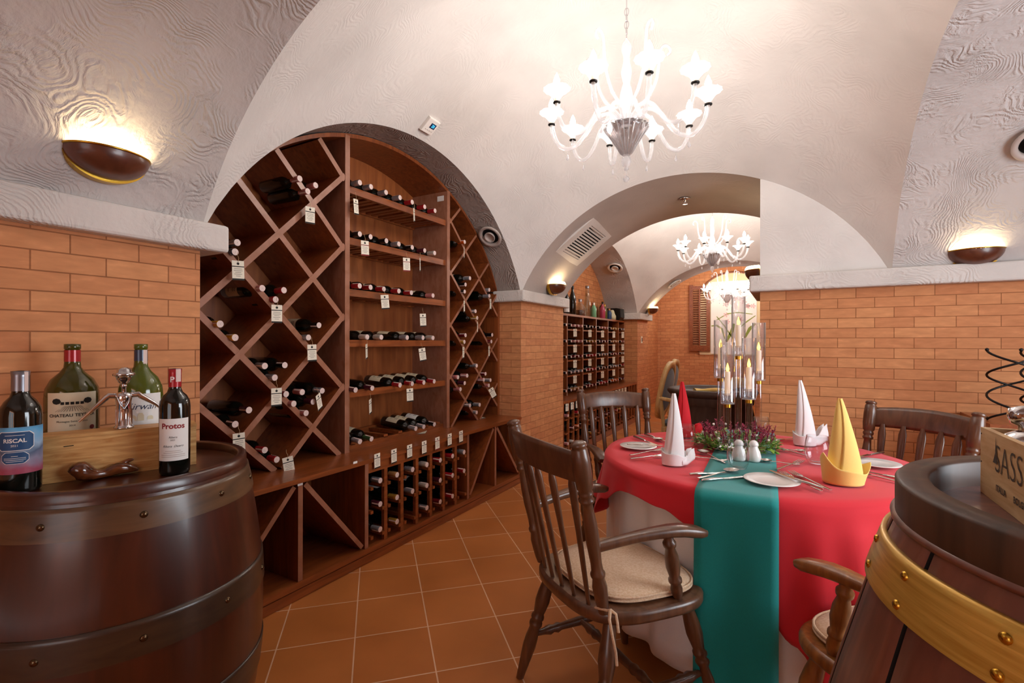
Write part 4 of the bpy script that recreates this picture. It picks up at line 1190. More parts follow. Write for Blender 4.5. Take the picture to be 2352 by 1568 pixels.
# wooden bottle box
A = CAM + ray(93, 1012) * 1.28; B_ = CAM + ray(451, 978) * 1.5
dv = Vector((B_.x - A.x, B_.y - A.y, 0)); L = dv.length; yawb = math.atan2(dv.y, dv.x); zt_ = .988
bx = thing('wooden_box', 'pine wine box standing on the left barrel behind the bottles', 'box', (A.x, A.y, HZ), yawb)
H_ = zt_ - HZ; Dp = .082; x0 = -.06
mb = MB(); mb.box((x0, 0, .0), (L, .01, H_)); mb.build('front_board', M['pine'], bx)
mb = MB(); mb.box((x0, Dp - .01, .0), (L, Dp, H_)); mb.build('back_board', M['pine'], bx)
mb = MB(); mb.box((x0, .0105, .0), (x0 + .01, Dp - .0105, H_)); mb.box((L - .01, .0105, 0), (L, Dp - .0105, H_)); e_ = mb.build('end_boards', M['pine'], bx)
mb = MB(); mb.box((x0 - .001, -.001, H_ + .0005), (L + .001, Dp + .001, H_ + .009)); mb.build('lid', M['pine'], bx)
for xx, zz, w_ in ((.045, .094, .02), (.31, .028, .018)):
    mb = MB(); mb.tube([(xx, -.0008, zz), (xx + w_, -.0012, zz + .001)], .0011, 5); mb.build('staple', M['iron'], bx)
# chrome corkscrew in the shape of a little waiter, on the box lid
dirb = Vector((math.cos(yawb), math.sin(yawb), 0)); inb = Vector((-dirb.y, dirb.x, 0))
mp_ = Vector((A.x, A.y, 0)) + dirb * (L * .497) + inb * .04
zl = zt_ + .0095
cw = thing('corkscrew', 'small chrome winged corkscrew shaped like a little man with both arms spread', 'corkscrew', (mp_.x, mp_.y, zl), yawb)
mb = MB(); mb.lathe([(.001, 0), (.0235, 0), (.024, .003), (.021, .006), (.019, .008), (.018, .05), (.0185, .075), (.021, .09), (.019, .1), (.011, .104), (.001, .105)], 32, None, 0, False, False)
for k in range(16):
    a = 2 * PI * k / 16; mb.tube([(.0183 * math.cos(a), .0183 * math.sin(a), .01), (.0183 * math.cos(a), .0183 * math.sin(a), .056)], .0016, 5)
mb.build('body', M['chrome'], cw)
mb = MB(); mb.lathe([(.006, .1), (.0055, .118), (.0075, .12), (.0075, .124), (.006, .126), (.013, .133), (.0175, .143), (.019, .15), (.0255, .152), (.027, .156), (.025, .16), (.019, .162), (.016, .17), (.008, .176), (.001, .177)], 32, None, 0, False, False)
mb.build('head', M['chrome'], cw)
for s_, dz in ((-1, 0), (1, .012)):
    mb = MB(); mb.tube([(s_ * .016, 0, .095), (s_ * .034, -.002, .096), (s_ * .04, -.003, .09), (s_ * .075, -.005, .052 + dz), (s_ * .098, -.006, .028 + dz)], [.008, .0085, .008, .0048, .003], 10); mb.build('arm', M['chrome'], cw)
mb = MB()
for k in range(4): mb.lathe([(.0022, 0), (.0015, .0012), (.0003, .0015)], 8, Matrix.Translation((0, -.0215 - .0005 * (k > 2), .062 + k * .009)) @ Matrix.Rotation(PI / 2, 4, 'X'), 0, False, False)
mb.tube([(-.016, -.012, .094), (-.008, -.0215, .07), (0, -.0225, .056), (.008, -.0215, .07), (.016, -.012, .094)], .002, 6)
mb.build('waistcoat', M['chrome'], cw)
# polished burl in front of the box
bp_ = onZ(160, 1110, HZ); bq = onZ(325, 1083, HZ)
wd = Vector((bq.x - bp_.x, bq.y - bp_.y, 0))
br = thing('driftwood', 'glossy brown twisted vine root lying in front of the pine box', 'wood ornament', (bp_.x, bp_.y, HZ), math.atan2(wd.y, wd.x))
Lr = wd.length
mb = MB(); mb.tube([(0, 0, .026), (.008, 0, .032), (.022, .001, .031), (.036, 0, .02), (.052, -.002, .013), (.07, 0, .012), (.085, .003, .016), (.1, .002, .021), (.118, 0, .019), (.135, .002, .013), (.148, .0, .008)], [.009, .022, .029, .022, .014, .012, .016, .018, .016, .012, .004], 14)
burl = wood('polished_burl', '#2d1208', '#7c3f1c', .1, (14, 14, 14), .9)
o = mb.build('trunk', burl, br); sub = o.modifiers.new('s', 'SUBSURF'); sub.levels = 1; sub.render_levels = 1
mb = MB(); mb.tube([(.1, .002, .02), (.115, .006, .032), (.128, .008, .037), (.138, .009, .038)], [.008, .007, .006, .003], 10); mb.build('branch', burl, br)

# ---------------------------------------------------------------- things on and beside the right barrel
HR = 1.0085
c0 = onZ(2252, 1128, HR); cdir = Vector((0, -1, 0))
# front board of the crate: from its left corner towards the right of the photo
cr_ = thing('wooden_crate', 'open pale wooden wine crate with stencilled letters on the right barrel', 'crate', (c0.x, c0.y, HR), math.atan2(cdir.y, cdir.x))
Lc, Hc, Dc = .335, .105, .175
for nm, a, b_ in (('front_board', (0, 0, 0), (Lc, .009, Hc)), ('back_board', (0, Dc - .009, 0), (Lc, Dc, Hc)), ('end_board', (0, .0092, 0), (.009, Dc - .0092, Hc)), ('end_board', (Lc - .009, .0092, 0), (Lc, Dc - .0092, Hc)), ('bottom_board', (.0092, .0092, 0), (Lc - .0092, Dc - .0092, .008))):
    mb = MB(); mb.box(a, b_); mb.build(nm, M['pine_pale'], cr_)
stn = pm('stencil_ink', '#4b3b30', .8)
def flat_text(txt, size, x, z, name='lettering', align='LEFT', sx=1.0, bold=0):
    v, f = text2d(txt, size, align, bold=bold)
    mb = MB(); mb.add([(x + p[0] * sx, -.0009, z + p[1]) for p in v], f, 0, False); return mb.build(name, stn, cr_)
flat_text('SASSICAIA', .06, .064, .066, sx=.84, bold=-.0009)
flat_text('ITALIA', .013, .07, .024, bold=.0004); flat_text('BOLGHERI', .013, .135, .024, bold=.0004)
mb = MB(); mb.add([(.068 + .011 * x, -.001, .072 + z * .012) for x, z in ((-.9, -1), (.6, -1), (.5, .3), (.1, 2.4), (0, .4))], [(0, 1, 2, 3, 4)], 0, False); mb.build('emblem', stn, cr_)
for x, z in ((.004, .095), (.004, .05)):
    mb = MB(); mb.lathe([(.0016, 0), (.001, .0006), (.0002, .0007)], 8, Matrix.Translation((x, 0, z)) @ Matrix.Rotation(PI / 2, 4, 'X'), 0, False, False); mb.build('nail', M['iron'], cr_)
co = c0 + cdir * .046 + Vector((-cdir.y, cdir.x, 0)) * .045
ch = thing('corkscrew', 'large polished chrome lever corkscrew sticking out of the pale crate', 'corkscrew', (co.x, co.y, HR + .0085), math.atan2(cdir.y, cdir.x))
ch.scale = (.82, .82, .72)
mb = MB(); mb.lathe([(.001, 0), (.03, 0), (.034, .01), (.03, .05), (.026, .075), (.028, .085), (.036, .1), (.04, .115), (.036, .13), (.022, .138), (.015, .142), (.001, .143)], 30, None, 0, False, False); mb.build('body', M['chrome'], ch)
mb = MB(); mb.lathe([(.012, .14), (.012, .15), (.022, .155), (.026, .17), (.024, .186), (.01, .192), (.001, .193)], 26, Matrix.Translation((.01, 0, .0)) @ Matrix.Rotation(-.2, 4, 'Y'), 0, False, False); mb.build('head', M['chrome'], ch)
# small wooden cabinet against the right wall, iron bottle holder on top
wc = thing('wooden_cabinet', 'reddish wooden wine cabinet behind the crate by the right wall', 'cabinet', (3.36, 3.52, 0))
zc_ = .845
mb = MB(); mb.box((-.42, -.22, zc_ - .03), (.42, .27, zc_)); mb.build('top', M['rack_h'], wc)
for x in (-.41, .39):
    mb = MB(); mb.box((x, -.21, 0), (x + .02, .26, zc_ - .031)); mb.build('side_panel', M['rack'], wc)
mb = MB(); mb.box((-.388, .24, .02), (.388, .26, zc_ - .031)); mb.build('back_panel', M['rack'], wc)
for z in (.06, .32, .58):
    mb = MB(); mb.box((-.388, -.2, z), (.388, .238, z + .02)); mb.build('shelf', M['rack_h'], wc)
lying_y = []
for i, x in enumerate((3.02, 3.14, 3.27)):
    t = lying((0, 0, 0), 'silver', '%s-capped wine bottle lying in the cabinet behind the crate, %s from its left side' % ('silver', ORD[i]), 'bottles in the small cabinet', spin=i)
    m_ = Matrix.Rotation(PI / 2, 4, 'X'); t.rotation_euler = m_.to_euler(); t.location = Vector((x, 3.30 + .3, .6 + .0385))
price_tag((2.955, 3.285, .82), 'white card tag on the corner of the wooden cabinet behind the right chair', 'price tag on the cabinet', False, R_(-90), .08, False, .9)
ih = thing('bottle_holder', 'black twisted iron wire bottle holder standing behind the crate', 'wine rack', (3.1, 3.46, zc_))
def wv(x0, ph, amp, n=40, h=.36, sgn=1):
    pts = []
    for i in range(n + 1):
        t_ = i / n; a = ph + sgn * t_ * 2 * PI * 1.5
        pts.append((x0 + amp * math.cos(a), .07 * math.sin(a), .004 + h * t_))
    return pts
for x0, ph, sg in ((-.03, PI, 1), (.1, 0, 1), (-.03, 0, -1), (.1, PI, -1)):
    mb = MB(); pts = wv(x0, ph, .1, sgn=sg); mb.tube(pts, .0055, 8)
    for p in (pts[0], pts[-1]): mb.lathe([(.0005, -.009), (.0065, -.0065), (.009, 0), (.0065, .0065), (.0005, .009)], 10, Matrix.Translation((p[0], p[1], p[2] + .006)), 0, False, False)
    mb.build('wire', M['iron'], ih)
# ---------------------------------------------------------------- dining table, cloths
TC = Vector((1.92, 2.38)); TR = .615; TZ = .755
tb = thing('dining_table', 'round dining table hidden under layered cloths', 'table', (TC.x, TC.y, 0))
mb = MB(); mb.lathe([(.001, .715), (TR - .012, .715), (TR - .006, .72), (TR - .006, .738), (TR - .012, .743), (.001, .743)], 64, None, 0, False, False); mb.build('tabletop', M['chair'], tb)
mb = MB(); mb.lathe([(.05, .03), (.045, .2), (.06, .35), (.04, .5), (.05, .7), (.12, .714)], 24); mb.build('pedestal', M['chair'], tb)
mb = MB(); mb.lathe([(.001, 0), (.26, 0), (.26, .02), (.1, .035), (.001, .036)], 32, None, 0, False, False); mb.build('foot', M['chair'], tb)
def per(tab, th):                  # periodic interpolation, degrees
    th = (th + 180) % 360 - 180
    n = len(tab)
    for i in range(n):
        a, va = tab[i]; b, vb = tab[(i + 1) % n]
        bb = b if b > a else b + 360; t_ = th if th >= a else th + 360
        if a <= t_ <= bb:
            k = (t_ - a) / (bb - a); k = k * k * (3 - 2 * k)
            return va + (vb - va) * k
    return tab[0][1]
def cloth(name, label, mat, z, rtop, drops, folds, amp, seed, nu=240, nv=22, cat='tablecloth', flare=.03):
    r2 = random.Random(seed); ph = [r2.uniform(0, 6.28) for _ in range(4)]
    mb = MB(); nt_ = 8
    def fn(u, v):
        th = 2 * PI * u; deg = math.degrees(th)
        dz = per(drops, deg)
        if v <= .28:
            r = rtop * (v / .28) * .985; zz = z
            return (TC.x + r * math.cos(th), TC.y + r * math.sin(th), zz)
        s = (v - .28) / .72
        d = dz * s
        rnd = .022                              # rounded table edge
        if d < rnd: r = rtop * .985 + rnd * math.sin(min(1, d / rnd) * PI / 2); zz = z - rnd * (1 - math.cos(min(1, d / rnd) * PI / 2))
        else: r = rtop * .985 + rnd; zz = z - d
        k = max(0, (d - .03)) / .16
        w_ = math.sin(folds * th + ph[0]) + .55 * math.sin((folds * 1.7) // 1 * th + ph[1]) + .3 * math.sin((folds * 2.6) // 1 * th + ph[2])
        sec = 1 - 1.0 * math.exp(-((deg - 269) / 22) ** 4)      # lies flat under the runner
        r += (amp * min(1.6, k) * w_ + flare * min(1.5, k)) * sec
        return (TC.x + r * math.cos(th), TC.y + r * math.sin(th), zz)
    mb.grid(fn, nu, nv + nt_, closed_u=True, flip=False)
    o = mb.build(name, mat); so = o.modifiers.new('t', 'SOLIDIFY'); so.thickness = .0014; so.offset = 0
    return tag(o, label, cat)
cloth('tablecloth', 'long white under-cloth hanging below the red cloth', M['white_cloth'], .7455, TR - .03, [(-180, .62), (-150, .66), (-118, .67), (-95, .66), (-70, .60), (-40, .64), (0, .66), (60, .66), (120, .66)], 13, .011, 3, flare=.0)
cloth('tablecloth', 'bright red square top cloth draped over the round table', M['red_cloth'], .752, TR + .006,
      [(-175, .24), (-158, .28), (-146, .17), (-134, .10), (-124, .085), (-114, .10), (-104, .135), (-95, .22), (-84, .36), (-76, .45), (-65, .61), (-57, .5), (-45, .36), (-30, .26), (0, .2), (30, .4), (60, .26), (100, .2), (130, .38), (160, .24)], 13, .021, 5, flare=.025)
# runner
mb = MB(); RX = .124
tilt = -.03
def run(u, v):
    x = (u - .5) * 2 * RX
    L1, L2 = .69, .5                       # front and back hang
    Lt = 2 * (TR + .02); tot = L1 + Lt + L2; s = v * tot
    yf = TC.y - TR - .05; yb = TC.y + TR + .045
    if s < L1: y, z = yf - .012 * math.sin(u * 9 + 1) * (1 - s / L1) - .02 * (1 - s / L1), TZ - .016 - (L1 - s)
    elif s > L1 + Lt: y, z = yb, TZ - .016 - (s - L1 - Lt)
    else:
        q = (s - L1) / Lt; y = yf + (yb - yf) * q
        e = min(q, 1 - q) * Lt
        z = TZ + .0015 - .018 * max(0, 1 - e / .035) ** 2
    xx = TC.x - .03 + x + tilt * (y - TC.y)
    return (xx, y, z)
mb.grid(run, 10, 150)
o = mb.build('table_runner', M['green_cloth']); so = o.modifiers.new('t', 'SOLIDIFY'); so.thickness = .0014; so.offset = 0
tag(o, 'teal green runner hanging over the front of the red tablecloth', 'table runner')
ZR = TZ + .003
# ---------------------------------------------------------------- plates and cutlery
def plate(p, label, r=.075):
    o = MB()
    o.lathe([(.001, .0), (r * .55, 0), (r * .62, .002), (r * .97, .009), (r, .0105), (r * .985, .012), (r * .62, .0065), (r * .55, .005), (.001, .005)], 56, None, 0, False, False)
    ob = o.build('side_plate', M['china'], None, p); tag(ob, label, 'plate', 'white side plates'); return ob
pl = [onZ(1466, 1028, ZR), onZ(1772, 1108, ZR), onZ(2013, 1068, ZR)]
plate((pl[0].x, pl[0].y, ZR), 'white side plate at the left of the table behind the white napkin', .084)
plate((pl[1].x, pl[1].y, ZR + .001), 'white side plate at the front edge lying half on the green runner', .09)
plate((pl[2].x, pl[2].y, ZR), 'white side plate at the right of the yellow napkin', .084)
def knife_mesh(L=.21):
    mb = MB()
    mb.tube([(0, 0, .004), (0, .003, .004), (0, .05, .0045), (0, .09, .004), (0, .1, .0035)], [.002, .0042, .005, .0038, .0025], 8)
    mb.prism([(-.004, .098), (.0035, .098), (.0075, .12), (.0085, .18), (.006, L - .004), (.001, L), (-.004, L - .012)], .0025, .0042)
    return mb.mesh('knife', M['steel'])
def fork_mesh(L=.2):
    mb = MB()
    mb.sweep([(0, 0, .0035), (0, .02, .003), (0, .07, .004), (0, .12, .0055), (0, .14, .004)], [(.009, .003), (.0095, .003), (.006, .003), (.0045, .003), (.006, .0025)], smooth=True)
    mb.prism([(-.003, .138), (.003, .138), (.0105, .15), (.0115, .162), (-.0115, .162), (-.0105, .15)], .0028, .0048)
    for x in (-.0095, -.0032, .0032, .0095):
        mb.tube([(x, .16, .0038), (x, .18, .0048), (x * .92, L, .008)], [.0018, .0016, .0008], 6)
    return mb.mesh('fork', M['steel'])
def spoon_mesh(L=.2):
    mb = MB()
    mb.sweep([(0, 0, .0035), (0, .02, .003), (0, .07, .004), (0, .12, .006), (0, .145, .005)], [(.009, .003), (.0095, .003), (.006, .003), (.0045, .003), (.006, .0025)], smooth=True)
    def fn(u, v):
        a = 2 * PI * u; k = v
        return (.0205 * math.cos(a) * k, .17 + .03 * math.sin(a) * k, .001 + .008 * k * k)
    mb.grid(fn, 24, 6, closed_u=True)
    return mb.mesh('spoon', M['steel'])
KM, FM, SM = knife_mesh(), fork_mesh(), spoon_mesh()
def cut(kind, h, t, label, dz=0, group=None):
    me, L = {'knife': (KM, .21), 'fork': (FM, .2), 'spoon': (SM, .2)}[kind]
    a = onZ(h[0], h[1], ZR); b = onZ(t[0], t[1], ZR)
    d = Vector((b.x - a.x, b.y - a.y, 0)); k = max(.7, min(1.12, d.length / L)); d.normalize()
    mid = (a + b) / 2 - d * L * k / 2
    o = link(kind, me, None, (mid.x, mid.y, ZR + dz), (0, 0, hd(d.x, d.y))); o.scale = (1.2, k, 1.2)
    tag(o, label, kind, group or 'table cutlery')
cut('knife', (1453.6, 1003), (1515, 1026), 'steel knife nearest the left plate, pointing to the white napkin')
cut('spoon', (1467, 1000), (1520, 1013), 'steel soup spoon between two knives behind the left plate')
cut('knife', (1480, 998), (1530, 1015), 'steel knife farthest from the left plate beyond the soup spoon')
cut('knife', (1440, 1029), (1523, 1031), 'steel butter knife resting across the left plate', .013)
cut('fork', (1447, 1047), (1526, 1033), 'steel fork beside the left plate with its tines near the white napkin')
cut('fork', (1448, 1055), (1527, 1047), 'steel fork at the cloth edge left of the white napkin')
cut('spoon', (1675, 1069), (1601, 1034), 'steel dessert spoon beside the left white napkin pointing away from the glass')
cut('fork', (1599, 1051), (1662, 1060), 'steel dessert fork between the left white napkin and the front glass')
cut('knife', (1583, 993), (1622, 1001), 'steel knife behind the red napkin near the flowers')
cut('spoon', (1596, 990), (1628, 997), 'steel spoon partly hidden by the flowers behind the red napkin')
cut('fork', (1560, 1014), (1622, 1016), 'steel dessert fork under the left edge of the flowers')
cut('knife', (1584, 1092), (1668, 1087), 'steel knife on the front left edge of the green runner, farther one')
cut('spoon', (1601, 1101), (1694, 1081), 'steel soup spoon with a round bowl lying on the green runner')
cut('knife', (1612, 1106), (1712, 1096), 'steel knife on the green runner nearest the front edge')
cut('spoon', (1826, 1068), (1757, 1061), 'steel dessert spoon right of the salt shakers on the red cloth')
cut('fork', (1777, 1082), (1847, 1059), 'steel dessert fork with tines raised right of the green runner')
cut('fork', (1925, 1135), (1803, 1080), 'steel fork beside the front plate, nearer the yellow napkin')
cut('fork', (1890, 1131), (1792, 1086), 'steel fork beside the front plate, partly under the butter knife')
cut('knife', (1902, 1138), (1757, 1087), 'steel butter knife resting over the front plate', .013)
cut('spoon', (1787, 1032), (1833, 1038), 'steel spoon between the flowers and the right glass')
cut('fork', (1849, 1047), (1798, 1034), 'steel fork pointing to the flowers beside the right glass')
cut('knife', (1783, 1013), (1823, 1008), 'steel knife left of the far white napkin')
cut('knife', (2068, 1102), (1985, 1084), 'steel knife right of the yellow napkin, farther one')
cut('fork', (2060, 1107), (1984, 1090), 'steel fork right of the yellow napkin, nearer the table edge')
cut('knife', (2030, 1048), (1964, 1060), 'steel butter knife resting on the right plate', .013)
cut('fork', (1993, 1046), (1958, 1054), 'steel fork behind the right plate and the yellow napkin')
# ---------------------------------------------------------------- napkins
def napkin(label, mat, p, h, rb, lean, wing, wing2=None, turn=0, flap=None):
    t = thing('napkin', label, 'napkin', (p.x, p.y, ZR), turn, 'folded table napkins')
    mb = MB()
    def cone(u, v):
        th = 2 * PI * u
        r = rb * (1 - v) ** .86 * (1 + .06 * math.cos(2 * th)) + .0035
        return (r * math.cos(th) + lean[0] * v ** 1.3, r * .72 * math.sin(th) + lean[1] * v, .001 + h * v + .012 * math.sin(th + 1) * v * (1 - v))
    mb.grid(cone, 36, 24, closed_u=True)
    o = mb.build('cone', mat, t)
    # overlapping free edge of the rolled cloth
    ed = MB()
    def edge(u, v):
        th = -PI * .5 + (u - .5) * 1.5 + v * .9
        r = (rb * (1 - v * .98) ** .86) * (1 + .06 * math.cos(2 * th)) + .006 + .004 * u
        return (r * math.cos(th) + lean[0] * v ** 1.3, r * .72 * math.sin(th) + lean[1] * v, .01 + h * .97 * v)
    ed.grid(edge, 10, 20); e = ed.build('fold', mat, t); so = e.modifiers.new('t', 'SOLIDIFY'); so.thickness = .0016
    cu = MB()
    def cuff(u, v):
        th = 2 * PI * u
        hh = .046 + .012 * math.sin(th - 1.2) + .006 * math.sin(3 * th)
        out = 0
        for wg in ([wing] + ([wing2] if wing2 else [])):
            wa, wh, wr = wg
            d = math.atan2(math.sin(th - wa), math.cos(th - wa)); k = math.exp(-(abs(d) / .5) ** 1.25)
            hh += wh * k; out += wr * k
        r = rb * 1.12 + .002 * math.sin(3 * th) + out * v ** 1.3 + .004 * v
        return (r * math.cos(th), r * .78 * math.sin(th), .0008 + hh * v)
    cu.grid(cuff, 72, 10, closed_u=True)
    if flap:
        fx, fz = flap
        fl_ = MB()
        def fn(u, v):          # stiff folded flap standing out on one side
            x = rb * .55 + (fx - rb * .55) * u; lo = .001 + .02 * max(0, u - .4) / .6; hi = .05 + (fz - .05) * u - .02 * math.sin(PI * min(1, u * 1.5))
            return (x, -.03 * (1 - u) - .006 * math.sin(5 * v), lo + (hi - lo) * v)
        fl_.grid(fn, 16, 6)
        def fb(u, v): p = fn(u, v); return (p[0] - .004, p[1] + .02 + .02 * (1 - u), p[2] * .97)
        fl_.grid(fb, 16, 6)
        e2 = fl_.build('flap', mat, t); so = e2.modifiers.new('t', 'SOLIDIFY'); so.thickness = .002
    c_ = cu.build('cuff', mat, t); so = c_.modifiers.new('t', 'SOLIDIFY'); so.thickness = .0022
    return t
q = YAW
napkin('white napkin folded into a tall cone at the front left of the table', M['white_cloth'], onZ(1548, 1066, ZR), .285, .041, (-.005, 0), (.3, .01, .0), None, q, (.084, .064))
napkin('bright red napkin folded into a cone behind the left white one', pm('red_napkin', '#d81f2c', .8), onZ(1570, 1002, ZR), .285, .042, (-.012, 0), (.3, .01, .0), None, q, (.098, .07))
napkin('white napkin folded into a cone at the far right side of the table', M['white_cloth'], onZ(1850, 1021, ZR), .31, .046, (-.03, 0), (.3, .012, .0), None, q, (.108, .1))
napkin('yellow napkin folded into a tall cone with two turned-up wings', M['yellow_cloth'], onZ(1938, 1108, ZR), .295, .059, (-.018, 0), (-.1, .04, .022), (3.3, .055, .012), q)
# ---------------------------------------------------------------- glasses, shakers
def tumbler(label, p, h=.108, r=.04):
    mb = MB()
    out = [(.001, .001), (r * .62, 0), (r * .75, .003), (r * .95, .02), (r * 1.03, .04), (r * 1.0, .065), (r * .86, h)]
    inn = [(r * .86 - .0012, h), (r * .98, .065), (r * 1.01, .04), (r * .92, .022), (r * .6, .009), (.001, .008)]
    mb.lathe(out + inn, 40, None, 0, False, False)
    o = mb.build('tumbler', M['glass'], None, (p.x, p.y, ZR + .001)); tag(o, label, 'glass', 'stemless glasses')
tumbler('stemless glass on the green runner in front of the salt shaker', onZ(1695, 1076, ZR))
tumbler('stemless glass between the far white napkin and the yellow napkin', onZ(1877, 1064, ZR), .112, .045)
tumbler('stemless glass beside the red napkin', onZ(1577, 1030, ZR), .11, .04)
tumbler('stemless glass mostly hidden behind the flowers on the right', onZ(1748, 1004, ZR), .105, .04)
def shaker(label, px, py):
    p = onZ(px, py, ZR)
    t = thing('salt_shaker' if 'left' in label else 'pepper_shaker', label, 'shaker', (p.x, p.y, ZR + .001))
    mb = MB(); mb.lathe([(.001, 0), (.024, 0), (.0275, .006), (.0285, .02), (.024, .04), (.0165, .056), (.015, .062)], 32, None, 0, False, False); mb.build('body', M['china'], t)
    mb = MB(); mb.lathe([(.0152, .062), (.0185, .064), (.0185, .07), (.015, .079), (.008, .085), (.001, .0865)], 32, None, 0, False, False); mb.build('cap', M['china'], t)
shaker('white ceramic shaker at the left, seen through the front glass', 1697, 1057)
shaker('white ceramic shaker on the right, standing clear of the glass', 1731, 1059)
# ---------------------------------------------------------------- candelabra and flowers
CC = Vector((1.848, 2.50))
cd = thing('candelabra', 'clear acrylic five-light candelabra with electric candles among the flowers', 'candelabra', (CC.x, CC.y, ZR))
mb = MB(); mb.lathe([(.001, 0), (.125, 0), (.125, .008), (.12, .012), (.001, .012)], 48, None, 0, False, False); mb.build('base', M['chrome'], cd)
r_ = RGT; f_ = FWD
for lx, ly, hz in ((.01, .0, .435), (-.078, -.085, .222), (.018, -.085, .242), (-.052, .05, .328), (.13, .05, .316)):
    p = Vector((0, 0, 0)) + r_ * lx + f_ * ly
    def T(z=0): return Matrix.Translation((p.x, p.y, z))
    mb = MB(); mb.lathe([(.0145, .012), (.0145, hz - .022)], 24, T(), 0, False, True); mb.build('stem', M['acrylic'], cd)
    mb = MB(); mb.lathe([(.0152, hz - .022), (.0152, hz - .006)], 24, T(), 0, False, False); mb.build('brass_collar', M['brass'], cd)
    hld = MB(); hld.lathe([(.001, hz - .006), (.029, hz - .006), (.029, hz), (.012, hz + .002), (.008, hz + .008), (.017, hz + .022), (.015, hz + .03), (.024, hz + .038), (.024, hz + .041), (.013, hz + .041), (.013, hz + .032)], 24, T(), 0, False, False)
    ho = hld.build('candle_holder', M['crystal'], cd)
    tb_ = MB(); tb_.lathe([(.0305, hz + .001), (.0305, hz + .27), (.0285, hz + .27), (.0285, hz + .001)], 32, T(), 0, False, False); tb_.build('hurricane_tube', M['acrylic'], cd)
    ca = MB(); ca.lathe([(.001, hz + .033), (.0115, hz + .033), (.0115, hz + .135), (.0095, hz + .14), (.001, hz + .139)], 20, T(), 0, False, False); cn = ca.build('candle', M['wax'], cd)
    fl = MB(); fl.lathe([(.0035, hz + .139), (.0068, hz + .147), (.007, hz + .153), (.004, hz + .165), (.0005, hz + .177)], 12, T(), 0, False, False); fl.build('flame', M['flame'], cn)
fw = thing('flower_arrangement', 'low wreath of burgundy blossoms and green leaves round the candelabra foot', 'flowers', (CC.x, CC.y, ZR))
fr = random.Random(11)
def leaf(mb, p, d, l, w_, up, mi=0):
    d = d.normalized(); s_ = d.cross(Vector((0, 0, 1)))
    s_ = s_.normalized() if s_.length > 1e-3 else Vector((1, 0, 0))
    n_ = s_.cross(d)
    pts = [p, p + d * l * .5 + s_ * w_ + n_ * up * .3, p + d * l + n_ * up * -.2, p + d * l * .5 - s_ * w_ + n_ * up * .3, p + d * l * .5]
    mb.add(pts, [(0, 1, 4), (1, 2, 4), (2, 3, 4), (3, 0, 4)], mi, False)
gl = MB(); bl = MB(); bd = MB(); stm = MB()
for i in range(900):
    a = fr.uniform(0, 2 * PI); rr = .075 + .1 * math.sqrt(fr.random()); z = .006 + fr.random() * .06 * (1.2 - (rr - .05) / .2)
    p = Vector((rr * math.cos(a), rr * math.sin(a) * .95, z))
    d = Vector((math.cos(a + fr.uniform(-1, 1)), math.sin(a + fr.uniform(-1, 1)), fr.uniform(-.3, .9)))
    leaf(gl, p, d, fr.uniform(.018, .03), fr.uniform(.006, .011), .004, 0 if fr.random() < .6 else 1)
for i in range(64):
    a = 2 * PI * i / 64 + fr.uniform(-.05, .05); rr = fr.uniform(.09, .15); lean = Vector((math.cos(a), math.sin(a), 0)) * fr.uniform(.1, .7)
    base = Vector((rr * math.cos(a), rr * math.sin(a), .03)); top = base + (Vector((0, 0, 1)) + lean) * fr.uniform(.05, .085)
    stm.tube([base, (base + top) / 2 + Vector((0, 0, .004)), top], .0012, 4)
    for k in range(22):
        t_ = .35 + .65 * k / 22; p = base.lerp(top, t_)
        d = Vector((fr.uniform(-1, 1), fr.uniform(-1, 1), fr.uniform(-.1, 1)))
        leaf(bl, p, d, fr.uniform(.009, .016), .0035, .003, 0 if fr.random() < .6 else 1)
for i in range(16):
    a = 2 * PI * i / 16; rr = fr.uniform(.09, .16)
    bd.lathe([(.0005, -.006), (.005, -.004), (.0065, 0), (.005, .004), (.0005, .006)], 8, Matrix.Translation((rr * math.cos(a), rr * math.sin(a), fr.uniform(.05, .085))), 0, False, False)
gl.build('leaves', [M['leaf'], M['leaf_dark']], fw)['kind'] = 'stuff'
bl.build('blossoms', [M['petal'], M['petal_dark']], fw)['kind'] = 'stuff'
stm.build('sprigs', M['petal_dark'], fw)['kind'] = 'stuff'
bd.build('white_buds', M['bead'], fw)['kind'] = 'stuff'

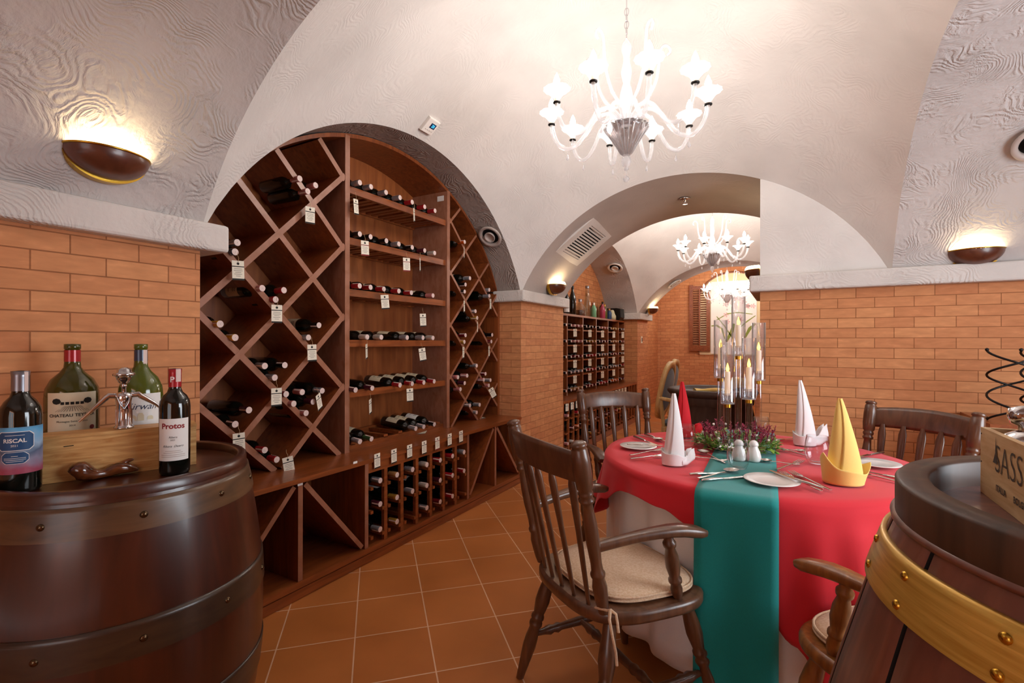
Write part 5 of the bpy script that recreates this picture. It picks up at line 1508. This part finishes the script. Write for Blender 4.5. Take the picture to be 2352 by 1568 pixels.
# ---------------------------------------------------------------- chairs
LEGP = [(0, .017), (.06, .02), (.12, .021), (.2, .025), (.28, .027), (.36, .022), (.4, .019), (.42, .024), (.44, .0245), (.46, .019), (.48, .024), (.5, .0245), (.53, .019), (.62, .0235), (.7, .0245), (.85, .019), (1, .0135)]
def make_chair(label, m, cush_label, ties=True, group='turned wooden armchairs'):
    t = thing('dining_armchair', label, 'chair', (0, 0, 0), 0, group)
    ol = []
    for i in range(56):
        a = 2 * PI * i / 56; c, s_ = math.cos(a), math.sin(a)
        e = .62
        x = math.copysign(abs(c) ** e, c); y = math.copysign(abs(s_) ** e, s_)
        ol.append((x * (.255 + .022 * y), y * .235))
    mb = MB(); mb.prism(ol, .408, .448, None, 0, .012, True); mb.build('seat', M[m], t)
    for sx in (-1, 1):
        for sy, fx, fy in ((1, .245, .245), (-1, .245, -.245)):
            mb = MB(); mb.between((sx * .175, sy * .15, .412), (sx * fx, fy, 0), LEGP, 16); mb.build('leg', M[m], t)
        # back post: turned, leaning out
        pp = [(0, .014), (.04, .018), (.1, .021), (.16, .0225), (.21, .018), (.225, .022), (.24, .0225), (.255, .018), (.3, .017), (.42, .0205), (.52, .02), (.6, .0165), (.645, .015), (.655, .021), (.67, .022), (.682, .017), (.695, .0215), (.71, .022), (.722, .0185), (.735, .0235), (.8, .0265), (.88, .0265), (.955, .0235), (.965, .019), (.972, .0235), (.988, .023), (.997, .016), (1, .004)]
        mb = MB(); mb.between((sx * .19, -.185, .445), (sx * .212, -.292, .968), pp, 18); mb.build('back_post', M[m], t)
        # arm
        def arm_pt(k): return Vector((sx * (.197 + .06 * k), -.235 + .388 * k, .645 + .025 * math.sin(k * PI * .75) - (.012 * max(0, k - .75) * 4 if k > .75 else 0)))
        ks = [0, .12, .25, .4, .55, .68, .78, .87, .95, 1]
        ws = [(.026, .026), (.03, .026), (.034, .026), (.04, .026), (.048, .026), (.054, .028), (.056, .03), (.056, .03), (.052, .028), (.036, .02)]
        mb = MB(); mb.sweep([arm_pt(k) for k in ks], ws, smooth=True); mb.build('arm', M[m], t)
        ap = arm_pt(.66)
        mb = MB(); mb.between((sx * .225, .075, .445), (ap.x, ap.y, ap.z - .008), [(0, .012), (.08, .017), (.16, .0185), (.24, .015), (.27, .021), (.31, .021), (.34, .016), (.5, .0225), (.66, .021), (.78, .0145), (.82, .02), (.87, .0205), (.9, .015), (1, .015)], 14); mb.build('arm_support', M[m], t)
    for i in range(5):
        k = (i - 2) / 2
        p0 = Vector((k * .135, -.2 - .012 * (1 - k * k), .445)); p1 = Vector((k * .15, -.277 - .035 * (1 - k * k), .865))
        mb = MB(); mb.between(p0, p1, [(0, .009), (.2, .011), (.55, .0125), (.78, .0165), (.9, .0175), (.96, .012), (1, .009)], 12, 0, 1, .62, (1, 0, 0)); mb.build('spindle', M[m], t)
    mb = MB()
    def rail(u, v):          # closed loop section in v, along the back in u
        k = u * 2 - 1; q = [(-1, 0), (-1, .15), (-1, .85), (-.5, 1), (.5, 1), (1, .85), (1, .15), (.5, 0), (-1, 0)][round(v * 8)]
        z0 = .845 + .006 * (1 - k * k); z1_ = .935 + .014 * (1 - k * k)
        yy = -.272 - .042 * (1 - k * k) - .022 * (q[1]) + q[0] * .010
        return (k * .205, yy, z0 + (z1_ - z0) * q[1])
    mb.grid(rail, 24, 8, smooth=True, flip=True); mb.build('top_rail', M[m], t)
    def st(p0, p1): 
        mb = MB(); mb.between(p0, p1, [(0, .009), (.1, .012), (.16, .018), (.2, .013), (.24, .0185), (.28, .013), (.5, .0165), (.72, .013), (.76, .0185), (.8, .013), (.84, .018), (.9, .012), (1, .009)], 12); mb.build('stretcher', M[m], t)
    st((-.21, .2, .17), (-.21, -.2, .17)); st((.21, .2, .17), (.21, -.2, .17)); st((-.207, 0, .172), (.207, 0, .172))
    cu = thing('seat_cushion', cush_label, 'cushion', (0, 0, .4485), 0, 'beige chair cushions')
    ol2 = [(x * .83, y * .83 + .018) for x, y in ol]
    n_ = len(ol2); mb = MB(); rings = []
    for z, k in ((0, .94), (.006, 1.0), (.016, 1.0), (.026, .95), (.032, .8), (.035, .45), (.0355, .05)):
        rings.append([(x * k, (y - .018) * k + .018, z) for x, y in ol2])
    v = [p for r in rings for p in r]; f = []
    for i in range(len(rings) - 1):
        for k in range(n_): k2 = (k + 1) % n_; f.append((i * n_ + k, i * n_ + k2, (i + 1) * n_ + k2, (i + 1) * n_ + k))
    mb.add(v, f, 0, True); mb.add(rings[-1], [tuple(range(n_))], 0, True); mb.add(rings[0], [tuple(reversed(range(n_)))], 0, False)
    mb.build('pad', M['cushion'], cu)
    for z in (.0085, .0195):
        mb = MB(); mb.tube([(x * 1.005, (y - .018) * 1.005 + .018, z) for x, y in ol2], .0038, 6, closed=True); mb.build('piping', M['cushion'], cu)
    if ties:
        mb = MB(); mb.tube([(.165, -.17, .012), (.19, -.215, .018), (.215, -.19, .016), (.222, -.185, .02), (.238, -.2, .004), (.258, -.205, -.03), (.268, -.2, -.075), (.27, -.198, -.11)], [.003, .0035, .004, .0055, .0045, .004, .004, .0042], 8); mb.build('tie', M['cushion'], cu)
        mb = MB(); mb.tube([(.222, -.185, .02), (.236, -.175, .012), (.25, -.18, -.008), (.254, -.18, -.03)], [.005, .004, .004, .0042], 8); mb.build('tie', M['cushion'], cu)
    return t, cu
def put(pair, x, y, h):
    for o in pair:
        o.location = (x, y, o.location.z); o.rotation_euler = (0, 0, hd(*h))
def dup(pair, lab, clab):
    a = copy_tree(pair[0]); a['label'] = lab; b = copy_tree(pair[1]); b['label'] = clab; return a, b
c1 = make_chair('dark walnut armchair in front, seen from behind, left of the green runner', 'chair', 'beige padded cushion with hanging ties on the front left armchair')
put(c1, 1.53, 1.66, (.57, .82))
c2 = dup(c1, 'dark walnut armchair at the far left of the table, facing the room', 'beige cushion on the far left armchair, partly under the red cloth')
put(c2, 1.335, 2.655, (.67, -.74))
c3 = dup(c1, 'dark walnut armchair on the right side, its back against the brick wall side', 'beige cushion on the right armchair, hidden behind the table')
put(c3, 2.385, 2.575, (-.65, -.76))
c4 = make_chair('worn light brown armchair at the right front, half hidden by the gold-hooped barrel', 'chair_warm', 'pinkish beige cushion on the armchair beside the gold-hooped barrel', False)
put(c4, 2.375, 1.60, (-.67, .74))
# ---------------------------------------------------------------- chandeliers
def chandelier(label, loc, ztop, lamp='bulb'):
    t = thing('chandelier', label, 'chandelier', loc, 0, 'crystal chandeliers')
    zb = loc[2]                                   # hub height; everything below is relative to it
    col = MB(); col.lathe([(.001, .02), (.03, .02), (.04, .05), (.03, .08), (.018, .1), (.026, .13), (.034, .17), (.026, .21), (.016, .235), (.022, .26), (.028, .29), (.02, .33), (.014, .36), (.02, .385), (.028, .41), (.02, .44), (.008, .46), (.001, .47)], 16, None, 0, False, False)
    col.build('column', M['crystal'], t)
    bowl = MB(); n = 28; st = [(.018, -.125), (.03, -.115), (.05, -.08), (.075, -.04), (.098, -.005), (.112, .012), (.1, .016), (.03, .02)]
    v = []; f = []
    for r, z in st:
        for k in range(n * 2):
            a = PI * k / n; rr = r * (1 + (.035 if k % 2 else -.03)); v.append((rr * math.cos(a), rr * math.sin(a), z))
    for i in range(len(st) - 1):
        for k in range(n * 2): k2 = (k + 1) % (n * 2); f.append((i * n * 2 + k, i * n * 2 + k2, (i + 1) * n * 2 + k2, (i + 1) * n * 2 + k))
    bowl.add(v, f, 0, True); bowl.build('bowl', M['crystal_dark'], t)
    for k in range(22):
        a = 2 * PI * k / 22; rb_m = MB(); rb_m.tube([(r * math.cos(a) * 1.02, r * math.sin(a) * 1.02, z) for r, z in st[:6]], [.0012, .0018, .0024, .003, .0034, .0036], 5); rb_m.build('rib', M['crystal'], t)
    fi = MB(); fi.lathe([(.001, -.205), (.008, -.203), (.013, -.195), (.008, -.188), (.018, -.18), (.026, -.16), (.022, -.14), (.016, -.126), (.001, -.124)], 14, None, 0, False, False); fi.build('finial', M['crystal'], t)
    ba = MB(); ba.lathe([(.0005, -.262), (.011, -.258), (.0165, -.245), (.011, -.232), (.001, -.228), (.001, -.205)], 14, None, 0, False, False); ba.build('ball_drop', M['crystal'], t)
    def drop(mb, x, y, z, l=.05):
        mb.lathe([(.0005, -l), (.0075, -l + .007), (.008, -l + .014), (.003, -l + .03), (.0006, -l + .034)], 8, Matrix.Translation((x, y, z)), 0, False, False)
        mb.tube([(x, y, z), (x, y, z - l + .032)], .0008, 4)
    nA = 10
    for k in range(nA):
        a = 2 * PI * (k + .35) / nA; c, s_ = math.cos(a), math.sin(a)
        path = [(.03, .05), (.07, .085), (.11, .095), (.16, .07), (.21, .0), (.25, -.045), (.3, -.06), (.345, -.035), (.375, .02), (.385, .075)]
        mb = MB(); mb.tube(crv([(r * c, r * s_, z) for r, z in path], 4), .0112, 9); ar = mb.build('arm', M['crystal'], t)
        tr = Matrix.Translation((.385 * c, .385 * s_, .075))
        mb = MB(); mb.lathe([(.012, -.004), (.019, .0), (.019, .005), (.012, .008)], 16, tr, 0, False, False); mb.build('collar', M['iron'], ar)
        mb = MB(); nn = 12; v = []; f = []
        cp = [(.012, .008), (.018, .02), (.027, .035), (.04, .052), (.056, .064), (.064, .066)]
        for r, z in cp:
            for q in range(nn * 2): w_ = PI * q / nn; rr = r * (1 + (.05 if q % 2 else -.04)); v.append((rr * math.cos(w_), rr * math.sin(w_), z))
        for i in range(len(cp) - 1):
            for q in range(nn * 2): q2 = (q + 1) % (nn * 2); f.append((i * nn * 2 + q, i * nn * 2 + q2, (i + 1) * nn * 2 + q2, (i + 1) * nn * 2 + q))
        mb.add(v, f, 0, True, tr); mb.build('cup', M['crystal'], ar)
        mb = MB(); mb.lathe([(.011, .01), (.011, .075), (.001, .076)], 10, tr, 0, False, False); mb.build('candle_tube', M['wax'], ar)
        mb = MB(); mb.lathe([(.008, .077), (.0155, .092), (.0165, .105), (.009, .128), (.0005, .145)], 7, tr, 0, False, False); mb.build('bulb', M[lamp], ar)
        mb = MB(); drop(mb, .3 * c, .3 * s_, -.072); mb.build('crystal_drop', M['crystal'], ar)
        if k % 2 == 0:
            b_ = a + PI / nA; c, s_ = math.cos(b_), math.sin(b_)
            pc = [(.02, .14), (.06, .13), (.11, .17), (.15, .25), (.165, .34), (.17, .4), (.19, .43), (.215, .425), (.222, .4), (.208, .385)]
            mb = MB(); mb.tube(crv([(r * c, r * s_, z) for r, z in pc], 4), .0078, 8); cu_ = mb.build('scroll', M['crystal'], t)
            mb = MB(); drop(mb, .12 * c, .12 * s_, .08); mb.build('crystal_drop', M['crystal'], cu_)
    ch = MB(); ch.tube([(0, 0, .47), (0, 0, ztop - zb)], .003, 6)
    zz = .48; k = 0
    while zz < min(.6, ztop - zb - .03):
        ring = [(.011 * math.cos(q * PI / 6) * (1 if k % 2 else 0), .011 * math.cos(q * PI / 6) * (0 if k % 2 else 1), zz + .02 + .02 * math.sin(q * PI / 6)) for q in range(12)]
        ch.tube(ring, .0022, 5, closed=True); zz += .033; k += 1
    ch.build('chain', M['chrome'], t)
    return t
chandelier('nearest crystal chandelier, large and bright, hanging over the dining table bay', (1.345, 2.43, 2.32), vz(0, 1.345, 2.43))
chandelier('middle crystal chandelier seen through the passage arch', (1.28, 6.2, 2.28), vz(1, 1.28, 6.2), 'bulb_far')
chandelier('farthest crystal chandelier glowing in front of the orchid panel', (1.12, 9.45, 2.08), 2.8, 'bulb_far')

# ---------------------------------------------------------------- second rack in the next alcove
r2 = thing('wine_rack', 'smaller mahogany wine rack with square pigeonholes in the second alcove', 'wine rack', (0, 6.2, 0))
def q2(name, mb, mat, parent=r2):
    return mb.build(name, mat, parent, loc=(0, -6.2, 0) if parent is r2 else None)
RX0, RX1 = -.49, -.2; RZT, RZC = 1.585, .62
RY = [4.83, 5.32, 5.83, 6.325, 6.825, 7.33, 7.63]
RS = [1.39, 1.20, 1.015, .83]
mb = MB(); mb.box((RX0, RY[0] - .02, RZT - .025), (RX1 + .004, RY[-1] + .02, RZT)); q2('top_board', mb, M['rack_h'])
mb = MB(); mb.box((RX0, RY[0], RZC), (RX0 + .015, RY[-1], RZT - .026)); q2('back_panel', mb, M['rack'])
for y in RY:
    mb = MB(); mb.box((RX0 + .016, y - .012, RZC), (RX1, y + .012, RZT - .026)); mb.mi = [0, 0, 0, 1, 0, 0]; q2('upright', mb, [M['rack'], M['rack_edge']])
mb = MB(); mb.box((RX0, Y3 + .006, RZC - .026), (.0, Y4 - .006, RZC - .001)); q2('counter', mb, M['rack_h'])
mb = MB(); mb.box((RX0, Y3 + .006, 0), (-.012, Y4 - .006, .08)); q2('plinth', mb, M['rack_h'])
mb = MB(); mb.box((-.42, Y3 + .006, .081), (-.4, Y4 - .006, RZC - .027)); q2('cabinet_back', mb, M['rack'])
NG = 20; G2 = [Y3 + .02 + (Y4 - Y3 - .04) * i / NG for i in range(NG + 1)]
for y in G2:
    mb = MB(); mb.box((-.024, y - .011, .081), (-.002, y + .011, RZC - .027)); q2('grid_post', mb, M['rack_h'])
for z in (.11, .26, .41):
    for i in range(NG):
        yc = (G2[i] + G2[i + 1]) / 2
        mb = MB(); mb.box((-.398, yc - .03, z), (.004, yc + .03, z + .014)); q2('bottle_rail', mb, M['rack_h'])
capz = ['black', 'pink', 'red', 'silver', 'purple', 'gold', 'white', 'dark_red', 'orange']
rr = random.Random(4)
cellcaps = [['pink', 'black', 'pink', 'gold', 'silver'], ['pink', 'gold', 'purple', 'tan', 'pink'], ['dark_red', 'red', 'silver', 'dark_red', 'white'], ['silver', 'red', 'black', 'silver', 'red'], ['tan', 'dark_red', 'red', 'orange', 'purple']]
for ri in range(5):
    z = (RS + [RZC])[ri]
    for ci in range(6):
        y0, y1 = RY[ci] + .03, RY[ci + 1] - .03
        if ri < 4:
            mb = MB(); mb.box((RX0 + .02, y0 - .015, z), (RX1 - .03, y1 + .015, z + .016)); q2('shelf', mb, M['rack_h'])
        nb = 4 if ci < 5 else 2
        if ci == 0: nb = 1
        cap = cellcaps[ri][(ci + 4) % 5]
        for k in range(nb):
            y = y0 + .045 + (y1 - y0 - .09) * (k / (nb - 1) if nb > 1 else 1)
            lying((RX1 + .02, y, z + .018 + .043), cap if k else 'black', '%s bottle in the second rack, %s row down, %s column, %s from left' % (CW[cap if k else 'black'], ORD[ri], ORD[ci], ORD[k]), 'bottles in the second rack', spin=k * 1.7)
        if ci > 0 and ri < 4:
            price_tag((RX1 + .035, (y0 * .72 + y1 * .28), z + .018), 'white price tag in the second rack, %s row down, %s column' % (ORD[ri], ORD[ci]), 'price tags in the second rack', False, -.4, .02, True, .95)
for i in range(NG):
    yc = (G2[i] + G2[i + 1]) / 2
    if i < 16: price_tag((.006, yc, RZC - .03), 'white price tag on the lower grid of the second rack, column %d from the left' % (i + 1), 'price tags on the second rack grid', False, -.3, 0, False, .8)
    for k, z in enumerate((.11, .26, .41)):
        if rr.random() < .62 and i < 17:
            cap = rr.choice(capz)
            lying((.02, yc, z + .016 + .038), cap, '%s wine bottle, column %d of the second rack grid, %s row' % (CW[cap], i + 1, ['bottom', 'middle', 'top'][k]), 'bottles in the second rack grid', spin=k)
# spirits on top of the second rack
def spirit(label, y, x, prof, glass, extra=None, name='spirit_bottle', cat='bottle'):
    t = thing(name, label, cat, (x, y, RZT + .001), 0, 'bottles on top of the second rack')
    mb = MB(); mb.lathe(prof, 20, None, 0, False, False); mb.build('glass_body', M[glass], t)
    h = prof[-2][1]; r_ = prof[-2][0]
    mb = MB(); mb.lathe([(r_ + .001, h - .03), (r_ + .002, h + .003), (.001, h + .004)], 14, None, 0, False, False); mb.build('stopper', CAPS[extra or 'black'], t)
    return t
def bp(r, h, sh, nr=.014): return [(.001, .002), (r * .9, 0), (r, .008), (r, sh), (r * .8, sh + (h - sh) * .25), (nr * 1.4, sh + (h - sh) * .5), (nr, sh + (h - sh) * .65), (nr, h), (.001, h)]
M['clear_bottle'] = thin_glass('clear_bottle_glass', (.86, .88, .86, 1), 1.8)
M['amber'] = pm('amber_spirit', '#5a2a12', .08, coat=.4); M['mint'] = pm('mint_liqueur', '#6fae84', .15, coat=.3); M['pinkl'] = pm('pink_bottle', '#a83a55', .15, coat=.3); M['navyb'] = pm('navy_bottle', '#2c4a70', .15, coat=.3); M['ivory'] = pm('ivory_jar', '#cfcba9', .3)
t = spirit('dark bottle with a white label at the left end of the second rack top', 5.52, -.3, bp(.04, .31, .19), 'black_glass')
mb = MB(); mb.grid(lambda u, v: (.0405 * math.cos((u - .5) * 2.4 - .6), .0405 * math.sin((u - .5) * 2.4 - .6), .03 + .12 * v), 8, 1); mb.build('front_label', M['label_white'], t)
spirit('tall plain dark bottle second from the left on the second rack top', 5.72, -.3, bp(.046, .37, .2, .016), 'black_glass')
d_ = spirit('squat glass decanter half full of dark spirit on the second rack top', 5.98, -.3, bp(.075, .22, .1, .022), 'clear_bottle', 'silver', 'decanter')
mb = MB(); mb.lathe([(.001, .005), (.068, .005), (.07, .02), (.07, .08), (.001, .081)], 20, None, 0, False, False); mb.build('spirit', M['amber'], d_)
spirit('tallest clear bottle on the second rack top', 6.24, -.3, bp(.045, .42, .16, .026), 'clear_bottle', 'silver')
spirit('mint green bottle in front of the tallest clear bottle', 6.36, -.25, bp(.036, .2, .12), 'mint', 'white')
spirit('clear bottle with a tan stopper behind the mint green bottle', 6.44, -.38, bp(.045, .34, .2), 'clear_bottle', 'tan')
spirit('brown bottle left of the pink bottle on the second rack top', 6.6, -.35, bp(.05, .22, .15), 'amber', 'dark_red')
spirit('pink bottle with a black stopper on the second rack top', 6.78, -.27, bp(.042, .24, .13), 'pinkl')
spirit('green bottle with a gold top right of the pink bottle', 6.96, -.3, bp(.04, .22, .14), 'lime_glass', 'gold')
spirit('navy blue bottle on the second rack top', 7.06, -.26, bp(.036, .16, .1), 'navyb', 'tan')
spirit('dark bottle behind the ivory jar on the second rack top', 7.16, -.4, bp(.05, .28, .2), 'black_glass', 'gold')
spirit('pale ivory stepped jar beside the black speaker', 7.22, -.27, [(.001, .001), (.06, 0), (.06, .06), (.045, .09), (.03, .14), (.02, .15), (.001, .15)], 'ivory', 'white', 'jar', 'jar')
sb = thing('speaker', 'black wedge-shaped speaker at the right end of the second rack top', 'speaker', (-.3, 7.44, RZT + .001))
mb = MB(); mb.prism([(-.12, 0), (.1, 0), (.13, .05), (.12, .18), (.06, .19), (-.12, .19)], -.1, .1, Matrix.Rotation(PI / 2, 4, 'X'), 0, .006); mb.build('cabinet', M['iron'], sb)
mb = MB(); mb.grid(lambda u, v: (.1325 - .01 * v * v - .0 * u, -.085 + .17 * u, .045 + .12 * v), 4, 4); mb.build('grille', pm('speaker_grille', '#3a3f3f', .7), sb)
# ---------------------------------------------------------------- tub table and two armchairs beyond the passage
TBX, TBY, TBR, TBZ = 1.495, 4.45, .33, .86
tt = thing('tub_table', 'dark brown barrel-shaped table beyond the passage with folded yellow napkins', 'table', (TBX, TBY, 0))
mb = MB(); mb.lathe([(TBR + .02, 0), (TBR + .055, .2), (TBR + .045, .45), (TBR - .02, TBZ - .13), (TBR - .005, TBZ - .12), (TBR, TBZ - .06)], 56, None, 0, True, False); mb.build('staves', M['barrel_table'], tt)
mb = MB(); mb.lathe([(TBR - .005, TBZ - .06), (TBR + .012, TBZ - .05), (TBR + .025, TBZ - .035), (TBR + .03, TBZ - .02), (TBR + .02, TBZ - .005), (TBR, TBZ), (TBR - .06, TBZ - .004), (TBR - .075, TBZ - .02), (.001, TBZ - .02)], 56, None, 0, False, False); mb.build('top', M['barrel_table'], tt)
mb = MB(); mb.lathe([(TBR + .054, .26), (TBR + .057, .27), (TBR + .055, .33), (TBR + .05, .34)], 56, None, 0, False, False); mb.build('hoop', M['hoop'], tt)
def roll(label, x, y, a, l, w_, h_, mat='yellow_cloth', z=None):
    mb = MB(); n = 14
    mb.grid(lambda u, v: ((u - .5) * l, w_ / 2 * math.cos(2 * PI * v), h_ / 2 + h_ / 2 * math.sin(2 * PI * v) + .004 * math.sin(u * 9 + v * 12)), n, 14)
    o = mb.build('folded_napkin', M[mat], None, (x, y, z or TBZ + .001), (0, 0, a)); tag(o, label, 'napkin', 'napkins on the tub table'); return o
roll('long rolled yellow napkin lying on the near rim of the tub table', TBX + .03, TBY - .17, YAW + .05, .3, .07, .03, z=TBZ - .016)
o = roll('upright yellow napkin at the far side of the tub table', TBX + .16, TBY + .2, YAW, .16, .06, .1, z=TBZ - .016)
def louis(label, x, y, h):
    t = thing('upholstered_armchair', label, 'chair', (x, y, 0), hd(*h), 'grey-blue upholstered armchairs')
    def oval(k, n=36): return [(.235 * k * math.copysign(abs(math.cos(2 * PI * i / n)) ** .9, math.cos(2 * PI * i / n)), .30 * k * math.copysign(abs(math.sin(2 * PI * i / n)) ** .8, math.sin(2 * PI * i / n))) for i in range(n)]
    mback = Matrix.Translation((0, -.23, .76)) @ Matrix.Rotation(PI / 2 - .2, 4, 'X')
    mb = MB()
    o_, i_ = oval(1), oval(.8); n = len(o_)
    v = [(p[0], p[1], z) for z, P in ((-.02, o_), (.022, o_), (.022, i_), (-.02, i_)) for p in P]
    f = [(a * n + k, a * n + (k + 1) % n, ((a + 1) % 4) * n + (k + 1) % n, ((a + 1) % 4) * n + k) for a in range(4) for k in range(n)]
    mb.add(v, f, 0, True, mback); mb.build('back_frame', M['armchair'], t)
    # domed pad on the front, dark cloth on the rear
    mb = MB(); mb.lathe([(.001, -.05), (.1, -.046), (.16, -.034), (.19, -.012)], 36, mback @ Matrix.Scale(1.25, 4, (0, 1, 0)), 0, False, False); mb.build('back_pad', M['blue_fabric'], t)
    mb = MB(); mb.lathe([(.001, .026), (.2, .02)], 36, mback @ Matrix.Scale(1.22, 4, (0, 1, 0)), 0, False, False); mb.build('rear_cloth', fabric('dark_taupe_fabric', '#3c332f', .9, 300, .1) if 'taupe' not in M else M['taupe'], t)
    mb = MB(); mb.prism([(-.25, .25), (-.22, -.22), (.22, -.22), (.25, .25)], .36, .42, None, 0, .01); mb.build('seat_frame', M['armchair'], t)
    mb = MB(); mb.prism([(-.235, .235), (-.205, -.205), (.205, -.205), (.235, .235)], .421, .49, None, 0, .03, True); mb.build('seat_pad', M['blue_fabric'], t)
    for sx in (-1, 1):
        mb = MB(); mb.between((sx * .2, .2, .36), (sx * .21, .21, 0), [(0, .025), (.1, .02), (.3, .026), (.8, .014), (1, .012)], 12); mb.build('leg', M['armchair'], t)
        mb = MB(); mb.between((sx * .18, -.18, .36), (sx * .2, -.27, 0), [(0, .022), (.5, .02), (1, .014)], 12); mb.build('leg', M['armchair'], t)
        mb = MB(); mb.between((sx * .2, -.2, .42), (sx * .205, -.235, .72), [(0, .018), (1, .02)], 10); mb.build('back_post', M['armchair'], t)
        mb = MB(); mb.sweep([(sx * .215, -.245, .70), (sx * .25, -.12, .685), (sx * .26, .05, .68), (sx * .25, .12, .66)], [(.03, .03), (.04, .035), (.045, .035), (.035, .03)], smooth=True); mb.build('arm', M['armchair'], t)
        mb = MB(); mb.tube([(sx * .25, .11, .655), (sx * .245, .13, .55), (sx * .23, .1, .42)], [.016, .018, .02], 10); mb.build('arm_support', M['armchair'], t)
    return t
louis('grey-blue upholstered armchair nearer the passage, left of the tub table', 1.20, 5.13, (1, -.03))
louis('grey-blue upholstered armchair behind the first one, farther from the passage', 1.10, 5.88, (1, -.03))

# ---------------------------------------------------------------- shuttered alcove on the back wall
def shutter(label, x0, x1, z0, z1):
    t = thing('louvred_shutter', label, 'shutter', ((x0 + x1) / 2, YB - .05, z0), 0)
    w_ = (x1 - x0) / 2; h_ = z1 - z0
    for a, b_ in (((-w_, -.02, 0), (-w_ + .07, .02, h_)), ((w_ - .07, -.02, 0), (w_, .02, h_ - .08)), ((-w_ + .07, -.02, 0), (w_ - .07, .02, .12)), ((-w_ + .07, -.02, h_ - .09), (w_ - .07, .02, h_ - .02)), ((-.012, -.02, .12), (.012, .02, h_ - .09))):
        mb = MB(); mb.box(a, b_); mb.build('frame_board', M['rack_h'], t)
    n = 24
    for s_ in (-1, 1):
        for k in range(n):
            z = .13 + (h_ - .23) * (k + .5) / n
            mb = MB(); mb.box((-(w_ - .085) / 2 + .004, -.018, -.003), ((w_ - .085) / 2 - .004, .018, .003), 0, Matrix.Translation((s_ * (w_ - .058) / 2, 0, z)) @ Matrix.Rotation(-.6, 4, 'X')); mb.build('slat', M['rack_edge'], t)
    return t
shutter('brown louvred shutter on the far brick wall left of the orchid panel', .30, .70, 1.07, 2.42)
op = thing('orchid_panel', 'white panel painted with pink orchids on the far back wall', 'picture', (1.12, YB - .035, 1.02))
mb = MB(); mb.box((-.41, -.004, 0), (.42, .006, 1.45)); mb.build('board', pm('panel_white', '#f4ece2', .6), op)
def ribbon(pts, w_, mat, y):
    mb = MB(); n = len(pts); v = []
    for i, (x, z) in enumerate(pts):
        a = pts[max(0, i - 1)]; b_ = pts[min(n - 1, i + 1)]; d = Vector((b_[0] - a[0], b_[1] - a[1])).normalized()
        k = w_ * math.sin(PI * (i + .3) / (n - .4)) ** .5
        v += [(x - d.y * k, y, z + d.x * k), (x + d.y * k, y, z - d.x * k)]
    mb.add(v, [(2 * i, 2 * i + 1, 2 * i + 3, 2 * i + 2) for i in range(n - 1)], 0, False); return mb.build('painted_leaf', mat, op)
lg = pm('paint_green', '#8d9a45', .7); pk = pm('paint_pink', '#e7b9b6', .7)
for pts, w_ in (([(-.4, .56), (-.3, .57), (-.2, .5), (-.15, .3)], .02), ([(-.12, .25), (-.02, .45), (.02, .6)], .035), ([(.2, .3), (.3, .5), (.4, .6)], .03), ([(-.3, .68), (-.1, .8), (.1, .82), (.35, .78)], .012), ([(.1, .5), (.25, .64), (.4, .75)], .012), ([(0, .3), (-.15, .55), (-.3, .75)], .012)):
    ribbon(pts, w_, lg, -.006)
fl2 = random.Random(3)
for i in range(14):
    x, z = fl2.uniform(-.3, .36), fl2.uniform(.62, 1.3)
    mb = MB()
    for k in range(5):
        a = 2 * PI * k / 5; mb.add([(x + .012 * math.cos(a - .8), -.0065, z + .012 * math.sin(a - .8)), (x + .05 * math.cos(a - .25), -.0065, z + .05 * math.sin(a - .25)), (x + .05 * math.cos(a + .25), -.0065, z + .05 * math.sin(a + .25)), (x + .012 * math.cos(a + .8), -.0065, z + .012 * math.sin(a + .8))], [(0, 1, 2, 3)], 0, False)
    mb.build('painted_flower', pk, op)
